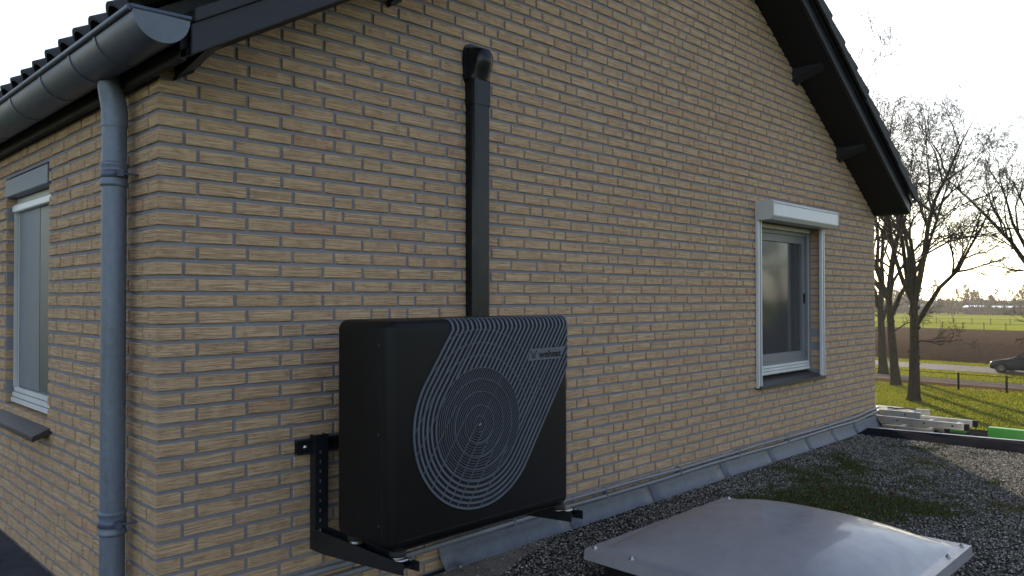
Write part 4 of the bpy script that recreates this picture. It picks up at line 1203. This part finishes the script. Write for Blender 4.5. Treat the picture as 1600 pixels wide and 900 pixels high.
# ------------------------------------------------------------------ car on the road (front towards +y)
car = thing('car', 'dark blue hatchback driving on the road at the right edge', 'car')
cpos = along(58.4, 8.1); car.location = (cpos[0], cpos[1], GZ+.045); car.rotation_euler = (0, 0, -math.atan2(DIRV[0], DIRV[1]))
st = [  # y, half width, z bottom, z shoulder, z roof, roof half width
    (2.12, .55, .32, .52, .53, .50), (2.05, .72, .22, .62, .64, .66), (1.85, .82, .20, .70, .74, .76), (1.35, .87, .19, .80, .86, .78), (.95, .88, .19, .86, .93, .76),
    (.45, .885, .19, .90, 1.18, .66), (-.05, .89, .19, .92, 1.38, .62), (-.6, .89, .19, .93, 1.44, .62), (-1.2, .885, .19, .94, 1.41, .61), (-1.7, .87, .22, .95, 1.26, .60), (-2.0, .82, .26, .93, 1.02, .64), (-2.1, .74, .34, .80, .86, .66)]
mb = MB(); ringn = 12
for (y, hw, zb, zs_, zr, rw) in st:
    prof = [(hw*.9, zb), (hw, zb+.14), (hw*1.0, (zb+zs_)/2), (hw*.97, zs_), (rw+(hw*.97-rw)*.35, zs_+(zr-zs_)*.65), (rw*.88, zr-.01)]
    mb.v += [(x, y, z) for x, z in prof]+[(-x, y, z) for x, z in reversed(prof)]
for i in range(len(st)-1):
    for k in range(ringn): mb.f.append((i*ringn+k, i*ringn+(k+1) % ringn, (i+1)*ringn+(k+1) % ringn, (i+1)*ringn+k)); mb.sm.append(True); mb.a.append(0)
L_ = (len(st)-1)*ringn
mb.f += [tuple(range(ringn)), tuple(L_+k for k in range(ringn-1, -1, -1))]; mb.sm += [False]*2; mb.a += [0]*2
body = sharp(mb.build('body', M['carpaint'], car, fix=True), 40)
for s in (-1, 1):
    for (ya, yb, za, zb_, name) in (((.62, .02, .97, 1.0, 'side_window')), ((-.05, -.78, .98, 1.0, 'side_window')), ((-.85, -1.5, .99, 1.0, 'side_window'))):
        top = {.02: 1.30, -.78: 1.35, -1.5: 1.24}[yb]; top0 = {.62: 1.02, -.05: 1.31, -.85: 1.35}[ya]
        mb = MB(); xo = lambda z: s*(.885-(z-.93)*.62)
        mb.add([(xo(za), ya, za), (xo(za), yb, za), (xo(top), yb, top), (xo(top0), ya, top0)], [(0, 1, 2, 3)]); mb.build(name, M['glass'], car, fix=True)
    for yw in (1.33, -1.28):
        mb = MB(); mb.lathe([(.20, -.10), (.30, -.105), (.32, -.08), (.32, .08), (.30, .105), (.20, .10)], (s*.80, yw, .32), axis='x', n=22); wh = mb.build('wheel', M['tyre'], car)
        mb = MB(); mb.lathe([(0, .095*s), (.05, .10*s), (.18, .09*s), (.205, .10*s)], (s*.80, yw, .32), axis='x', n=20)
        mb.build('rim', M['rim'], wh)
        mb = MB(); mb.lathe([(.33, .0), (.40, .0)], (s*.892, yw, .33), axis='x', n=22); mb.build('wheel_arch', M['tyre'], car)
    mb = MB(); mb.add([(s*.50, 2.10, .56), (s*.74, 1.97, .58), (s*.80, 1.80, .70), (s*.60, 2.03, .68)], [(0, 1, 2, 3)]); mb.build('headlight', M['lamp'], car, fix=True)
    MB().box(min(s*.90, s*1.06), max(s*.90, s*1.06), .42, .56, .94, 1.06).build('door_mirror', M['carpaint'], car, bevel=.02)
mb = MB(); mb.add([(-.66, .90, .945), (.66, .90, .945), (.60, .10, 1.335), (-.60, .10, 1.335)], [(0, 1, 2, 3)]); mb.build('windscreen', M['glass'], car, fix=True)

# ------------------------------------------------------------------ grass blades on the lawn in view
def dl(P_): return np.full(len(P_), 1.0)
tag(tufts('lawn_grass', 52000, (22, 46.4, -2, 16), .07, .022, GZ+.02, M['blade'], None, dl, .9), 'short uneven lawn grass around the bare trees', 'grass')
tag(tufts('verge_grass', 26000, (50, 66, 4, 22), .10, .035, GZ+.012, M['blade'], None, lambda P_: (np.abs(P_[:, 0]-.1*(P_[:, 1]-10)-59)>2.7)*(P_[:, 0]-.1*(P_[:, 1]-10)>50.9)*(P_[:, 0]-.1*(P_[:, 1]-10)<64.6)*1.0, .9), 'rough grass on the road verges', 'grass')

# ------------------------------------------------------------------ haze
hz = NT('haze'); hz.t.nodes.remove(hz.b)
pv = hz.n('ShaderNodeVolumePrincipled'); pv.inputs['Color'].default_value = (.95, .93, .90, 1); pv.inputs['Density'].default_value = .00024; pv.inputs['Anisotropy'].default_value = .45
hz.l(pv.outputs[0], hz.out.inputs['Volume'])
mb = MB().box(-1510, 1510, -1510, 1510, GZ-1.0, 14.0)
tag(mb.build('haze', hz.m), 'pale winter haze over the fields', 'haze', kind='stuff')
